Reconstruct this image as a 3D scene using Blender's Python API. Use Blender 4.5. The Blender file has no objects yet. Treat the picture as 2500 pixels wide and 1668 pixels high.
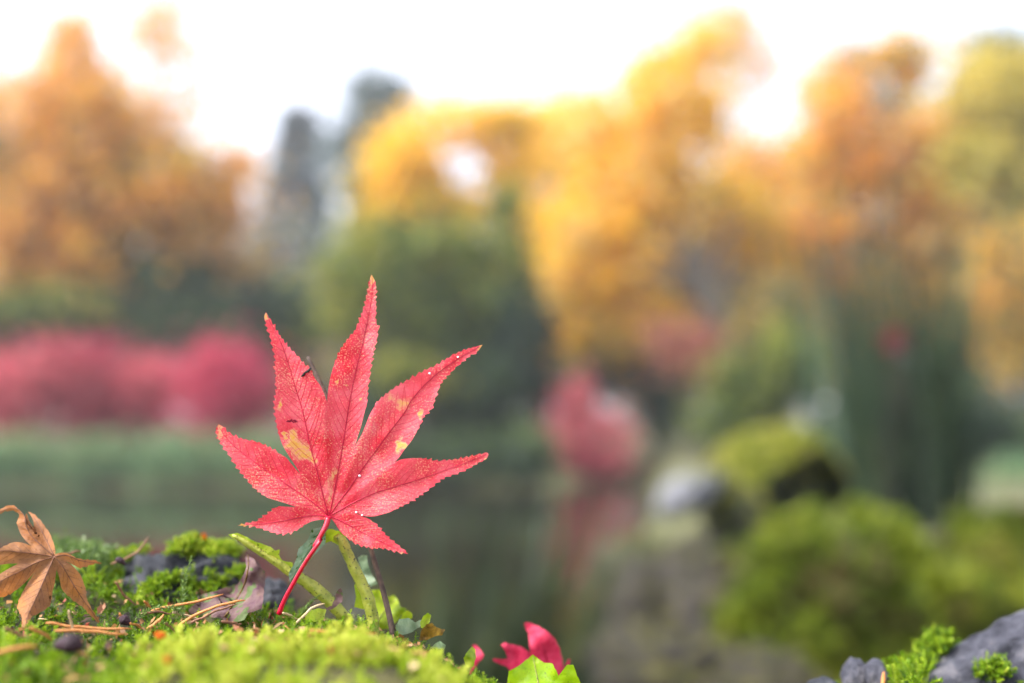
import bpy, bmesh, math, random
import numpy as np
from mathutils import Vector, Matrix, noise
from mathutils.geometry import delaunay_2d_cdt

random.seed(7)
rng = np.random.default_rng(7)
sc = bpy.context.scene
col = sc.collection

# ---------------------------------------------------------------- camera
CAM_H = 0.80                       # metres above the pond
PITCH = math.radians(5.3)
F_PX = 35.0 / 36.0 * 2500.0        # photograph is 2500 px wide
FOCUS = 0.255
cam_d = bpy.data.cameras.new('camera')
cam = bpy.data.objects.new('camera', cam_d)
col.objects.link(cam)
cam.location = (0, 0, CAM_H)
cam.rotation_euler = (math.radians(90) + PITCH, 0, 0)
cam_d.lens = 35.0
cam_d.sensor_width = 36.0
cam_d.clip_start = 0.01
cam_d.clip_end = 2000.0
cam_d.dof.use_dof = True
cam_d.dof.focus_distance = FOCUS
cam_d.dof.aperture_fstop = 4.0
cam_d.dof.aperture_blades = 0
sc.camera = cam

# ---------------------------------------------------------------- world + sun (bright overcast)
SUN_EL, SUN_AZ = math.radians(46), math.radians(-108)      # azimuth from +Y, negative = left
w = bpy.data.worlds.new('World')
sc.world = w
w.use_nodes = True
nt = w.node_tree
nt.nodes.clear()
sky = nt.nodes.new('ShaderNodeTexSky')
sky.sky_type = 'NISHITA'
sky.sun_disc = False
sky.sun_elevation = SUN_EL
sky.sun_rotation = SUN_AZ
sky.air_density = 1.0
sky.dust_density = 2.0
sky.ozone_density = 1.0
hs = nt.nodes.new('ShaderNodeHueSaturation')               # cloud cover greys the sky
hs.inputs['Saturation'].default_value = 0.22
bg = nt.nodes.new('ShaderNodeBackground')
bg.inputs['Strength'].default_value = 0.092
wo = nt.nodes.new('ShaderNodeOutputWorld')
nt.links.new(sky.outputs[0], hs.inputs['Color'])
tn = nt.nodes.new('ShaderNodeMix')
tn.data_type = 'RGBA'
tn.blend_type = 'MULTIPLY'
tn.inputs[0].default_value = 1.0
tn.inputs[7].default_value = (0.96, 0.975, 1.06, 1)
nt.links.new(hs.outputs[0], tn.inputs[6])
nt.links.new(tn.outputs[2], bg.inputs['Color'])
nt.links.new(bg.outputs[0], wo.inputs['Surface'])

sd = bpy.data.lights.new('sun', 'SUN')
sd.energy = 1.5
sd.angle = math.radians(14)
sd.color = (1.0, 0.97, 0.93)
so = bpy.data.objects.new('sun', sd)
col.objects.link(so)
so.location = (-3, 2, 6)
dsun = Vector((math.sin(SUN_AZ) * math.cos(SUN_EL), math.cos(SUN_AZ) * math.cos(SUN_EL), math.sin(SUN_EL)))
so.rotation_euler = dsun.to_track_quat('Z', 'Y').to_euler()

sc.view_settings.view_transform = 'Standard'
sc.view_settings.look = 'None'
sc.view_settings.gamma = 1.0
sc.view_settings.exposure = 2.58
sc.view_settings.use_curve_mapping = False
sc.render.engine = 'CYCLES'
sc.cycles.use_denoising = True
sc.cycles.max_bounces = 8
sc.cycles.transparent_max_bounces = 8

# ---------------------------------------------------------------- pixel -> place
FWD = np.array([0, math.cos(PITCH), math.sin(PITCH)])
UPV = np.array([0, -math.sin(PITCH), math.cos(PITCH)])
RGT = np.array([1.0, 0, 0])
CAMP = np.array([0, 0, CAM_H])


def P(px, py, d):
    """point seen at photo pixel (px, py), d metres along the optical axis"""
    return CAMP + d * (FWD + (px - 1250.0) / F_PX * RGT + (834.0 - py) / F_PX * UPV)


def PA(a, d):
    a = np.asarray(a, float)
    d = np.asarray(d, float).reshape(-1, 1)
    r = ((a[:, 0] - 1250.0) / F_PX)[:, None] * RGT
    u = ((834.0 - a[:, 1]) / F_PX)[:, None] * UPV
    return CAMP + d * (FWD + r + u)


def unproject(p):
    q = np.asarray(p, float) - CAMP
    d = q @ FWD
    return np.stack([1250 + F_PX * (q @ RGT) / d, 834 - F_PX * (q @ UPV) / d, d], -1)


def lin(c):
    c = c / 255.0
    return c / 12.92 if c <= 0.04045 else ((c + 0.055) / 1.055) ** 2.4


def S(r, g, b, k=1.0):
    return (lin(r) * k, lin(g) * k, lin(b) * k, 1.0)


# ---------------------------------------------------------------- materials
class NT:
    def __init__(self, name):
        self.m = bpy.data.materials.new(name)
        self.m.use_nodes = True
        self.t = self.m.node_tree
        self.t.nodes.clear()
        self.out = self.n('ShaderNodeOutputMaterial')

    def n(self, typ, **kw):
        nd = self.t.nodes.new(typ)
        for k, v in kw.items():
            setattr(nd, k, v)
        return nd

    def l(self, a, b):
        self.t.links.new(a, b)

    def val(self, nd, **kw):
        for k, v in kw.items():
            nd.inputs[k.replace('_', ' ')].default_value = v
        return nd

    def ramp(self, fac, stops, interp='LINEAR'):
        r = self.n('ShaderNodeValToRGB')
        r.color_ramp.interpolation = interp
        e = r.color_ramp.elements
        while len(e) < len(stops):
            e.new(0.5)
        for el, (p, c) in zip(e, stops):
            el.position = p
            el.color = c if len(c) == 4 else (*c, 1)
        self.l(fac, r.inputs[0])
        return r.outputs[0]

    def noise(self, vec, scale, detail=4, rough=0.55):
        n = self.n('ShaderNodeTexNoise')
        n.inputs['Scale'].default_value = scale
        n.inputs['Detail'].default_value = detail
        n.inputs['Roughness'].default_value = rough
        if vec is not None:
            self.l(vec, n.inputs['Vector'])
        return n.outputs['Fac']

    def math(self, op, a, b=None, clamp=False):
        n = self.n('ShaderNodeMath', operation=op, use_clamp=clamp)
        for i, v in enumerate((a, b)):
            if v is None:
                continue
            if isinstance(v, (int, float)):
                n.inputs[i].default_value = v
            else:
                self.l(v, n.inputs[i])
        return n.outputs[0]

    def mix(self, fac, a, b, mode='MIX'):
        n = self.n('ShaderNodeMix', data_type='RGBA', blend_type=mode)
        for i, v in ((0, fac), (6, a), (7, b)):
            if isinstance(v, (int, float, tuple)):
                n.inputs[i].default_value = v
            else:
                self.l(v, n.inputs[i])
        return n.outputs[2]

    def finish(self, color, rough=0.6, trans=0.0, trans_col=None, bump=None, bump_d=0.001, spec=0.4, sheen=0.0):
        p = self.n('ShaderNodeBsdfPrincipled')
        if isinstance(color, tuple):
            p.inputs['Base Color'].default_value = color
        else:
            self.l(color, p.inputs['Base Color'])
        if isinstance(rough, (int, float)):
            p.inputs['Roughness'].default_value = rough
        else:
            self.l(rough, p.inputs['Roughness'])
        p.inputs['Specular IOR Level'].default_value = spec
        p.inputs['Sheen Weight'].default_value = sheen
        if bump is not None:
            b = self.n('ShaderNodeBump')
            b.inputs['Distance'].default_value = bump_d
            b.inputs['Strength'].default_value = 1.0
            self.l(bump, b.inputs['Height'])
            self.l(b.outputs[0], p.inputs['Normal'])
        if trans > 0:
            t = self.n('ShaderNodeBsdfTranslucent')
            c = trans_col if trans_col is not None else color
            if isinstance(c, tuple):
                t.inputs['Color'].default_value = c
            else:
                self.l(c, t.inputs['Color'])
            m = self.n('ShaderNodeMixShader')
            m.inputs[0].default_value = trans
            self.l(p.outputs[0], m.inputs[1])
            self.l(t.outputs[0], m.inputs[2])
            self.l(m.outputs[0], self.out.inputs[0])
        else:
            self.l(p.outputs[0], self.out.inputs[0])
        return self.m


def foliage(name, cols, trans=0.45, rough=0.6, spec=0.3):
    """leaves whose colour runs through cols with the leaf's own tint"""
    k = NT(name)
    a = k.n('ShaderNodeAttribute', attribute_name='tint')
    n = len(cols)
    c = k.ramp(a.outputs['Fac'], [(i / (n - 1), cc) for i, cc in enumerate(cols)])
    return k.finish(c, rough, trans, spec=spec)


def rock_mat(name, cols, scale=30.0, moss=None, bump_d=0.004):
    k = NT(name)
    tc = k.n('ShaderNodeTexCoord')
    v = tc.outputs['Object']
    n1 = k.noise(v, scale, 8, 0.62)
    c = k.ramp(n1, [(0.32, cols[0]), (0.5, cols[1]), (0.68, cols[2])])
    if moss:
        geo = k.n('ShaderNodeNewGeometry')
        sp = k.n('ShaderNodeSeparateXYZ')
        k.l(geo.outputs['True Normal'], sp.inputs[0])
        n2 = k.noise(v, scale * 0.35, 5, 0.6)
        up = k.math('ADD', sp.outputs['Z'], k.math('MULTIPLY', k.math('SUBTRACT', n2, 0.5), moss[2]))
        f = k.ramp(up, [(moss[1], (0, 0, 0, 1)), (min(1, moss[1] + 0.15), (1, 1, 1, 1))])
        mcol = k.ramp(k.noise(v, scale * 2.2, 4), [(0.3, moss[0][0]), (0.7, moss[0][1])])
        c = k.mix(f, c, mcol)
    h = k.noise(v, scale * 2.0, 10, 0.7)
    return k.finish(c, 0.8, bump=h, bump_d=bump_d, spec=0.3)


def plain(name, c1, c2, scale=200.0, rough=0.6, trans=0.0, spec=0.35, bump_d=0.0003, speck=None):
    k = NT(name)
    tc = k.n('ShaderNodeTexCoord')
    v = tc.outputs['Object']
    n1 = k.noise(v, scale, 5, 0.6)
    c = k.ramp(n1, [(0.3, c1), (0.7, c2)])
    if speck:
        f = k.ramp(k.noise(v, speck[1], 2, 0.5), [(speck[2], (0, 0, 0, 1)), (speck[2] + 0.03, (1, 1, 1, 1))])
        c = k.mix(f, c, speck[0])
    return k.finish(c, rough, trans, bump=k.noise(v, scale * 3, 4), bump_d=bump_d, spec=spec)


# ---------------------------------------------------------------- mesh helpers
def mesh_np(name, V, F, mat, tint=None, smooth=False, uv=None):
    V = np.ascontiguousarray(V, np.float32)
    F = np.ascontiguousarray(F, np.int32)
    me = bpy.data.meshes.new(name)
    m, k = F.shape
    me.vertices.add(len(V))
    me.vertices.foreach_set('co', V.ravel())
    me.loops.add(m * k)
    me.loops.foreach_set('vertex_index', F.ravel())
    me.polygons.add(m)
    me.polygons.foreach_set('loop_start', np.arange(0, m * k, k, dtype=np.int32))
    if smooth:
        me.polygons.foreach_set('use_smooth', np.ones(m, bool))
    me.update(calc_edges=True)
    if tint is not None:
        a = me.attributes.new('tint', 'FLOAT', 'POINT')
        a.data.foreach_set('value', np.ascontiguousarray(tint, np.float32))
    if uv is not None:
        u = me.uv_layers.new(name='photo')
        u.data.foreach_set('uv', np.ascontiguousarray(np.asarray(uv, np.float32)[F.ravel()]).ravel())
    if mat:
        me.materials.append(mat)
    me.validate()
    return me


def link(name, me, parent=None, origin=None):
    o = bpy.data.objects.new(name, me)
    col.objects.link(o)
    if parent is not None:
        o.parent = parent
        off = Vector(parent.location)
        if me is not None:
            me.transform(Matrix.Translation(-off))
    elif origin is not None and me is not None:
        me.transform(Matrix.Translation(-Vector(origin)))
        o.location = origin
    return o


def tag(o, label, cat=None, group=None, kind=None):
    o['label'] = label
    if cat:
        o['category'] = cat
    if group:
        o['group'] = group
    if kind:
        o['kind'] = kind
    return o


def empty(name, loc, label, cat, group=None):
    o = bpy.data.objects.new(name, None)
    o.empty_display_size = 0.02
    col.objects.link(o)
    o.location = Vector([float(c) for c in loc])
    return tag(o, label, cat, group)


def tube_data(pts, radii, sides=8, flat=1.0, cap=True, rough=0.0):
    pts = [Vector(p) for p in pts]
    n = len(pts)
    V, F = [], []
    ref = Vector((0.13, 0.97, 0.2))
    for i, p in enumerate(pts):
        t = (pts[min(i + 1, n - 1)] - pts[max(i - 1, 0)]).normalized()
        a = t.cross(ref)
        if a.length < 1e-4:
            a = t.cross(Vector((1, 0, 0)))
        a.normalize()
        b = t.cross(a).normalized()
        r = radii[i] if hasattr(radii, '__len__') else radii
        for s in range(sides):
            q = 2 * math.pi * s / sides
            r_ = r * (1 + rough * (.35 * math.cos(5 * q) + noise.noise((i * .55, math.cos(q) * .9, math.sin(q) * .9)))) if rough else r
            V.append(p + a * (math.cos(q) * r_) + b * (math.sin(q) * r_ * flat))
    for i in range(n - 1):
        for s in range(sides):
            s2 = (s + 1) % sides
            F.append((i * sides + s, i * sides + s2, (i + 1) * sides + s2, (i + 1) * sides + s))
    if cap:
        for i, rev in ((0, 1), (n - 1, 0)):
            V.append(pts[i])
            c = len(V) - 1
            for s in range(sides):
                s2 = (s + 1) % sides
                q = (i * sides + s, i * sides + s2, c, c)
                F.append((q[1], q[0], c) if rev else (q[0], q[1], c))
    return V, F


def tube(name, pts, radii, mat, parent=None, sides=8, flat=1.0, origin=None, rough=0.0):
    V, F = tube_data(pts, radii, sides, flat, True, rough)
    me = bpy.data.meshes.new(name)
    me.from_pydata([tuple(v) for v in V], [], F)
    for p in me.polygons:
        p.use_smooth = True
    me.materials.append(mat)
    return link(name, me, parent, origin)


def smooth_line(a, n=24):
    """Catmull-Rom through points (any dimension)"""
    a = np.asarray(a, float)
    if len(a) == 2:
        t = np.linspace(0, 1, n)[:, None]
        return a[0] * (1 - t) + a[1] * t
    e = np.vstack([2 * a[0] - a[1], a, 2 * a[-1] - a[-2]])
    out = []
    m = len(a) - 1
    for q in np.linspace(0, m - 1e-6, n):
        i = int(q)
        t = q - i
        p0, p1, p2, p3 = e[i:i + 4]
        out.append(0.5 * (2 * p1 + (p2 - p0) * t + (2 * p0 - 5 * p1 + 4 * p2 - p3) * t * t + (3 * p1 - p0 - 3 * p2 + p3) * t ** 3))
    return np.array(out)


def z2(a, ox, oy, sc_):
    """readings off an enlarged crop of the photograph -> photo pixels"""
    a = np.asarray(a, float)
    return np.stack([ox + a[:, 0] / sc_, oy + a[:, 1] / sc_], -1)


def resample(a, step):
    a = np.asarray(a, float)
    seg = np.linalg.norm(np.diff(a, axis=0), axis=1)
    s = np.concatenate([[0], np.cumsum(seg)])
    n = max(2, int(round(s[-1] / step)) + 1)
    q = np.linspace(0, s[-1], n)
    return np.stack([np.interp(q, s, a[:, 0]), np.interp(q, s, a[:, 1])], -1), q, s[-1]


def serrate(margin, to_tip, outward, rs, tooth=(11, 20), h=6.5, step=2.0, start=0.22, end=0.97):
    """margin polyline (sinus->tip if to_tip); teeth lean towards the tip"""
    m = np.asarray(margin, float)
    if not to_tip:
        m = m[::-1]
    p, q, L = resample(smooth_line(m, max(30, len(m) * 6)), step)
    t = np.gradient(p, axis=0)
    t /= np.linalg.norm(t, axis=1)[:, None] + 1e-9
    nrm = np.stack([-t[:, 1], t[:, 0]], -1) * outward
    off = np.zeros(len(p))
    fw = np.zeros(len(p))
    s0 = 0.0
    while s0 < L:
        tl = rs.uniform(*tooth)
        hh = h * rs.uniform(0.45, 1.25)
        k = (q >= s0) & (q < s0 + tl)
        u = (q[k] - s0) / tl
        off[k] = hh * np.where(u < 0.8, u / 0.8, (1 - u) / 0.2) ** 1.2 - hh * 0.3
        fw[k] = np.where(u < 0.8, u * 0.3 * hh, 0)
        s0 += tl
    env = np.clip((q / L - start) / 0.15, 0, 1) * np.clip((end - q / L) / 0.06, 0, 1)
    p = p + nrm * (off * env)[:, None] + t * (fw * env)[:, None]
    return p if to_tip else p[::-1]


def seg_dist(pts, line):
    """distance of each point to a polyline, and arc parameter 0..1"""
    pts = np.asarray(pts, float)
    line = np.asarray(line, float)
    best = np.full(len(pts), 1e9)
    par = np.zeros(len(pts))
    side = np.zeros(len(pts))
    L = np.concatenate([[0], np.cumsum(np.linalg.norm(np.diff(line, axis=0), axis=1))])
    for i in range(len(line) - 1):
        a, b = line[i], line[i + 1]
        ab = b - a
        t = np.clip(((pts - a) @ ab) / (ab @ ab + 1e-9), 0, 1)
        c = a + t[:, None] * ab
        dd = np.linalg.norm(pts - c, axis=1)
        k = dd < best
        best[k] = dd[k]
        par[k] = (L[i] + t[k] * (L[i + 1] - L[i])) / L[-1]
        side[k] = np.sign(ab[0] * (pts[k, 1] - a[1]) - ab[1] * (pts[k, 0] - a[0]))
    return best, par, side


def sheet(outline, grid=8.0, jitter=0.3, seed=1):
    """triangulated sheet inside a px outline -> (pts2d, tris)"""
    rs = np.random.default_rng(seed)
    o = np.asarray(outline, float)
    keep = np.concatenate([[True], np.linalg.norm(np.diff(o, axis=0), axis=1) > 0.25])
    o = o[keep]
    lo, hi = o.min(0), o.max(0)
    gx, gy = np.meshgrid(np.arange(lo[0], hi[0], grid), np.arange(lo[1], hi[1], grid))
    g = np.stack([gx.ravel(), gy.ravel()], -1) + rs.uniform(-jitter, jitter, (gx.size, 2)) * grid
    # keep points inside and away from the edge
    x, y = g[:, 0], g[:, 1]
    ins = np.zeros(len(g), bool)
    a = o
    b = np.roll(o, -1, 0)
    for (x1, y1), (x2, y2) in zip(a, b):
        c = ((y1 > y) != (y2 > y))
        with np.errstate(divide='ignore', invalid='ignore'):
            xi = (x2 - x1) * (y - y1) / (y2 - y1 + 1e-12) + x1
        ins ^= c & (x < xi)
    g = g[ins]
    dmin = np.full(len(g), 1e9)
    for q in o[::1]:
        dmin = np.minimum(dmin, np.hypot(g[:, 0] - q[0], g[:, 1] - q[1]))
    g = g[dmin > grid * 0.4]
    n = len(o)
    allp = np.vstack([o, g])
    vs = [Vector((float(p[0]), float(p[1]))) for p in allp]
    r = delaunay_2d_cdt(vs, [], [list(range(n))], 1, 1e-4)
    V = np.array([(v.x, v.y) for v in r[0]])
    T = np.array([f for f in r[2] if len(f) == 3], int)
    return V, T


def sheet_mesh(name, V2, T, depth, mat, extra=None):
    """px sheet with a depth per vertex -> mesh; stored UV = own flat coordinates"""
    V = PA(V2, depth)
    e1 = V[T[:, 1]] - V[T[:, 0]]
    e2 = V[T[:, 2]] - V[T[:, 0]]
    nz = np.cross(e1, e2)
    flip = (nz @ FWD) > 0
    T = T.copy()
    T[flip] = T[flip][:, ::-1]
    return mesh_np(name, V, T, mat, smooth=True, uv=V2 / 2500.0)


# ================================================================= SETTING
def smoothstep(a, b, x):
    t = np.clip((x - a) / (b - a), 0, 1)
    return t * t * (3 - 2 * t)


def fbm2(x, y, s, seed=0, octv=3):
    x = np.asarray(x, float)
    out = np.zeros(x.shape)
    xr, yr, o = x.ravel(), np.asarray(y, float).ravel(), out.ravel()
    for i in range(len(xr)):
        o[i] = noise.fractal((xr[i] * s + seed * 7.3, yr[i] * s - seed * 3.1, seed * 1.7), 0.9, 2.0, octv)
    return out


def y_far(x):
    return 15.0 + 1.5 * smoothstep(-2.2, 2.5, x)


def land(x, y):
    xr = 0.15 * y + 0.06 + 0.25 * np.sin(y * 1.3) * np.clip(y / 8, 0, 1)
    return np.maximum(np.maximum(y - y_far(x), np.minimum(x - xr, 30.0)), 0.38 - y)


def terrain_z(x, y):
    s = land(x, y)
    z = -0.5 + 0.92 * smoothstep(-0.35, 0.35, s)
    z = z + np.clip((y - 18) / 300.0, 0, 1) * 6.0
    z = np.where((y > 12), z - 0.12 * smoothstep(0, 2, s), z)
    return z


def build_setting():
    ys = np.concatenate([-np.geomspace(60, 0.3, 16), np.linspace(-0.2, 6, 60), np.geomspace(6.2, 700, 70)])
    xs = np.concatenate([-np.geomspace(700, 5, 40), np.linspace(-4.8, 5, 90), np.geomspace(5.2, 700, 40)])
    X, Y = np.meshgrid(xs, ys)
    Z = terrain_z(X, Y)
    Z = Z + np.where(land(X, Y) > 0, 0.03, 0) * np.sin(X * 3.1 + np.cos(Y * 2.3)) * np.clip(np.hypot(X, Y), 0, 1)
    V = np.stack([X, Y, Z], -1).reshape(-1, 3)
    ny, nx = X.shape
    i = np.arange((ny - 1) * (nx - 1))
    r, c = i // (nx - 1), i % (nx - 1)
    b = r * nx + c
    F = np.stack([b, b + 1, b + nx + 1, b + nx], -1)
    k = NT('ground')
    tc = k.n('ShaderNodeTexCoord')
    v = tc.outputs['Object']
    c1 = k.ramp(k.noise(v, 1.3, 8, 0.65), [(0.3, S(62, 58, 40)), (0.5, S(84, 88, 50)), (0.7, S(104, 96, 70))])
    c2 = k.ramp(k.noise(v, 14, 6, 0.65), [(0.35, S(58, 52, 40)), (0.65, S(112, 112, 72))])
    m = k.finish(k.mix(0.5, c1, c2), 0.9, bump=k.noise(v, 20, 8), bump_d=0.03)
    o = link('ground', mesh_np('ground', V, F, m, smooth=True))
    tag(o, 'mossy brown garden ground around the pond', kind='structure')

    # pond
    k = NT('pond_water')
    tc = k.n('ShaderNodeTexCoord')
    mp = k.n('ShaderNodeMapping')
    mp.inputs['Scale'].default_value = (0.6, 1.6, 1)
    k.l(tc.outputs['Object'], mp.inputs[0])
    h = k.noise(mp.outputs[0], 3.0, 4, 0.5)
    m = k.finish(S(30, 25, 18), 0.05, bump=h, bump_d=0.0025, spec=0.5)
    V = np.array([[-80, -1.5, 0], [14, -1.5, 0], [14, 40, 0], [-80, 40, 0]], float)
    o = link('pond_water', mesh_np('pond_water', V, np.array([[0, 1, 2, 3]]), m))
    tag(o, 'still brown garden pond reflecting the trees', kind='structure')


build_setting()


# ================================================================= TREES AND SHRUBS (out of focus, across the pond)
def leaf_cloud(blobs, D, n, size, rs, clumps=14, spread=0.30, dd=None, px_w=None):
    """leaf quads in clumps inside ellipsoids given in photo px at distance D"""
    Vs, Ts = [], []
    tot = sum(b[2] * b[3] * (b[4] if len(b) > 4 else 1) for b in blobs)
    for b in blobs:
        px, py, rx, ry = b[:4]
        wgt = b[4] if len(b) > 4 else 1
        tb = b[5] if len(b) > 5 else 0.5
        db = D + (b[6] if len(b) > 6 else 0)
        c = P(px, py, db)
        R = np.array([rx, 0.5 * (rx + ry) * 0.8, ry]) / F_PX * db
        m = int(1.6 * n * rx * ry * wgt / tot)
        nc = max(8, int(3.4 * clumps * math.sqrt(max(0.1, m / n * len(blobs)))))
        d = rs.normal(size=(nc, 3))
        d /= np.linalg.norm(d, axis=1)[:, None]
        cc = d * rs.uniform(0.2, 1.0, (nc, 1)) ** 0.5 * 0.95
        ct = rs.normal(size=nc) * 0.3
        k = rs.integers(0, nc, m)
        loc = cc[k] + rs.normal(size=(m, 3)) * spread * .62 * rs.uniform(0.5, 1.35, (nc, 1))[k]
        far_ = rs.uniform(size=m) < .26                 # loose sprays beyond the clumps
        loc[far_] = rs.normal(size=(far_.sum(), 3)) * .58
        Vs.append(c + loc * R)
        Ts.append(np.clip(tb + ct[k] + rs.uniform(-0.14, 0.14, m), 0, 1))
    C = np.vstack(Vs)
    T = np.concatenate(Ts)
    C[:, 2] = np.maximum(C[:, 2], 0.06 + size * 0.5)
    m = len(C)
    a = rs.normal(size=(m, 3))
    a /= np.linalg.norm(a, axis=1)[:, None]
    b = rs.normal(size=(m, 3))
    b = np.cross(a, b)
    b /= np.linalg.norm(b, axis=1)[:, None]
    s = size * rs.uniform(0.6, 1.3, (m, 1))
    Q = np.stack([C - a * s * 0.6, C + b * s * 0.36, C + a * s * 0.6, C - b * s * 0.36], 1).reshape(-1, 3)
    F = np.arange(4 * m).reshape(m, 4)
    return Q, F, np.repeat(T, 4), C


def limb_tree(base, fork, targets, r0, rs, D, lean=None):
    """trunk from base to fork, limbs from there to targets -> V, F lists"""
    V, F = [], []

    def add(pts, rad, sides=7):
        v, f = tube_data(pts, rad, sides)
        o = len(V)
        V.extend(v)
        F.extend([tuple(i + o for i in q) for q in f])
    base, fork = Vector(base), Vector(fork)
    mid = base.lerp(fork, 0.5) + Vector((rs.normal() * 0.05, rs.normal() * 0.05, 0)) * (fork - base).length * 0.4
    line = smooth_line([base, mid, fork], 8)
    add(line, np.linspace(r0, r0 * 0.62, 8), 9)
    for t in targets:
        t = Vector(t)
        st = base.lerp(fork, rs.uniform(0.6, 1.0))
        m1 = st.lerp(t, 0.5) + Vector((0, 0, (t - st).length * 0.08 * rs.normal()))
        ln = smooth_line([st, m1, t], 7)
        add(ln, np.linspace(r0 * 0.42, r0 * 0.06, 7), 6)
    return V, F


BARK = {}


def bark(kind):
    if kind not in BARK:
        c = {'dark': (S(48, 44, 40), S(82, 76, 66)), 'grey': (S(96, 92, 84), S(132, 126, 114)), 'brown': (S(74, 60, 46), S(112, 92, 70))}[kind]
        BARK[kind] = plain('bark_' + kind, *c, scale=6, rough=0.85, bump_d=0.02)
    return BARK[kind]


def tree(name, label, cat, group, D, base_px, fork, blobs, n, size, mat, r0=0.16, clumps=14, spread=0.30, seed=1, barkk='dark', nl=9, base_z=None):
    rs = np.random.default_rng(seed)
    Q, F, T, C = leaf_cloud(blobs, D, n, size, rs, clumps, spread)
    b = P(base_px, 1060, D)
    b[2] = float(terrain_z(np.array(b[0]), np.array(b[1]))) - 0.03 if base_z is None else base_z
    root = empty(name, b, label, cat, group)
    fk = P(fork[0], fork[1], D)
    idx = rs.choice(len(C), max(nl, 30), replace=False)
    V, FF = limb_tree(b, fk, C[idx], r0, rs, D)
    me = bpy.data.meshes.new('trunk')
    me.from_pydata([tuple(v) for v in V], [], FF)
    me.materials.append(bark(barkk))
    for p in me.polygons:
        p.use_smooth = True
    link('trunk', me, root)
    link('crown', mesh_np('crown', Q, F, mat, T), root)
    return root


M_ORANGE = foliage('leaf_orange', [S(104, 118, 76), S(184, 162, 76), S(228, 182, 68), S(226, 162, 60), S(216, 154, 76), S(218, 182, 112)], 0.5)
M_YELLOW = foliage('leaf_yellow', [S(140, 150, 46), S(226, 184, 26), S(242, 198, 34), S(246, 212, 90)], 0.5)
M_AMBER = foliage('leaf_amber', [S(92, 108, 76), S(176, 156, 70), S(236, 186, 48), S(240, 174, 44), S(222, 146, 58), S(212, 186, 128)], 0.5)
M_GOLD = foliage('leaf_gold', [S(116, 128, 60), S(212, 180, 44), S(246, 204, 34), S(244, 192, 36), S(230, 176, 66), S(226, 204, 128)], 0.5)
M_OLIVE = foliage('leaf_olive', [S(48, 66, 36), S(88, 106, 42), S(128, 138, 52), S(168, 162, 66)], 0.4)
M_OLIVEY = foliage('leaf_olive_yellow', [S(110, 118, 60), S(160, 156, 64), S(196, 180, 72), S(208, 190, 96)], 0.45)
M_DARK = foliage('leaf_dark', [S(36, 52, 38), S(50, 70, 46), S(68, 90, 54), S(98, 112, 66)], 0.3)
M_CONIFER = foliage('leaf_conifer', [S(52, 70, 62), S(66, 86, 76), S(84, 104, 92)], 0.2)
M_SAGE = foliage('leaf_sage', [S(66, 98, 64), S(98, 132, 90), S(130, 160, 116), S(140, 142, 94)], 0.35)
M_PINK = foliage('leaf_pink', [S(110, 44, 52), S(172, 54, 82), S(200, 68, 102), S(208, 104, 114)], 0.45)
M_ROSE = foliage('leaf_rose', [S(136, 66, 72), S(194, 86, 98), S(212, 108, 118), S(218, 142, 142)], 0.45)
M_LIME = foliage('leaf_lime', [S(70, 100, 40), S(112, 146, 56), S(150, 176, 80)], 0.4)
M_WOOD = foliage('leaf_wood', [S(70, 78, 56), S(122, 112, 64), S(172, 142, 72), S(190, 160, 92)], 0.35)

GT = 'trees across the pond'
GS = 'shrubs on the far bank'
# blob: px, py, rx, ry, weight, tint, depth offset
tree('maple_tree', 'broad rust-orange tree with dark trunk above the row of pink shrubs', 'tree', GT, 20, 345, (330, 640),
     [(180, 330, 190, 210, 1, .6), (390, 480, 210, 150, 1, .55), (60, 520, 170, 190, 1, .7), (190, 640, 190, 110, .9, .5), (520, 600, 120, 110, .9, .62),
      (180, 120, 80, 110, .5, .6), (-60, 350, 120, 180, .8, .1), (330, 290, 120, 90, .35, .75), (560, 430, 90, 90, .6, .6)],
     9500, .19, M_ORANGE, .17, 15, .3, 11)
tree('sapling_tree', 'thin pale tree with sparse leaves rising over the rust-orange tree', 'tree', GT, 24, 420, (400, 420),
     [(380, 60, 80, 110, 1, .8), (470, 200, 60, 130, .6, .8)], 380, .2, M_ORANGE, .07, 9, .34, 12, 'grey', 14)
tree('yellow_tree', 'rounded golden yellow tree behind the dense olive bush', 'tree', GT, 24, 1100, (1080, 560),
     [(985, 440, 95, 110, 1.2, .6), (1110, 300, 150, 70, .35, .75), (1240, 300, 90, 55, .9, .6), (1080, 520, 150, 55, 1.1, .5), (1230, 420, 70, 90, .4, .55), (910, 520, 50, 90, .8, .3)],
     5200, .2, M_YELLOW, .13, 12, .3, 13)
tree('olive_tree', 'dense olive green bushy tree in front of the golden trees', 'tree', GT, 17.5, 1010, (1010, 820),
     [(900, 680, 130, 150, 1, .55), (1060, 645, 140, 100, 1, .5), (1200, 660, 110, 115, 1, .5), (1010, 780, 190, 110, 1.1, .3), (1240, 500, 50, 70, .6, .5), (1180, 830, 150, 100, 1.2, .1)],
     7000, .16, M_OLIVE, .15, 14, .3, 14, base_z=0.0)
tree('yellow_tree', 'tall golden tree with grey leaning trunk and high open crown', 'tree', GT, 19, 1830, (1700, 620),
     [(1450, 620, 120, 190, 1.3, .6), (1640, 260, 130, 150, .8, .75), (1560, 420, 150, 150, .7, .75), (1720, 560, 160, 150, .8, .45, 2), (1520, 790, 110, 110, .9, .5),
      (1680, 740, 130, 120, .8, .3, 2), (1840, 660, 110, 150, .9, .55, 2), (1700, 110, 90, 70, .4, .8), (1450, 300, 90, 80, .35, .85)],
     12500, .18, M_GOLD, .15, 16, .34, 15, 'grey', 12)
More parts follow.
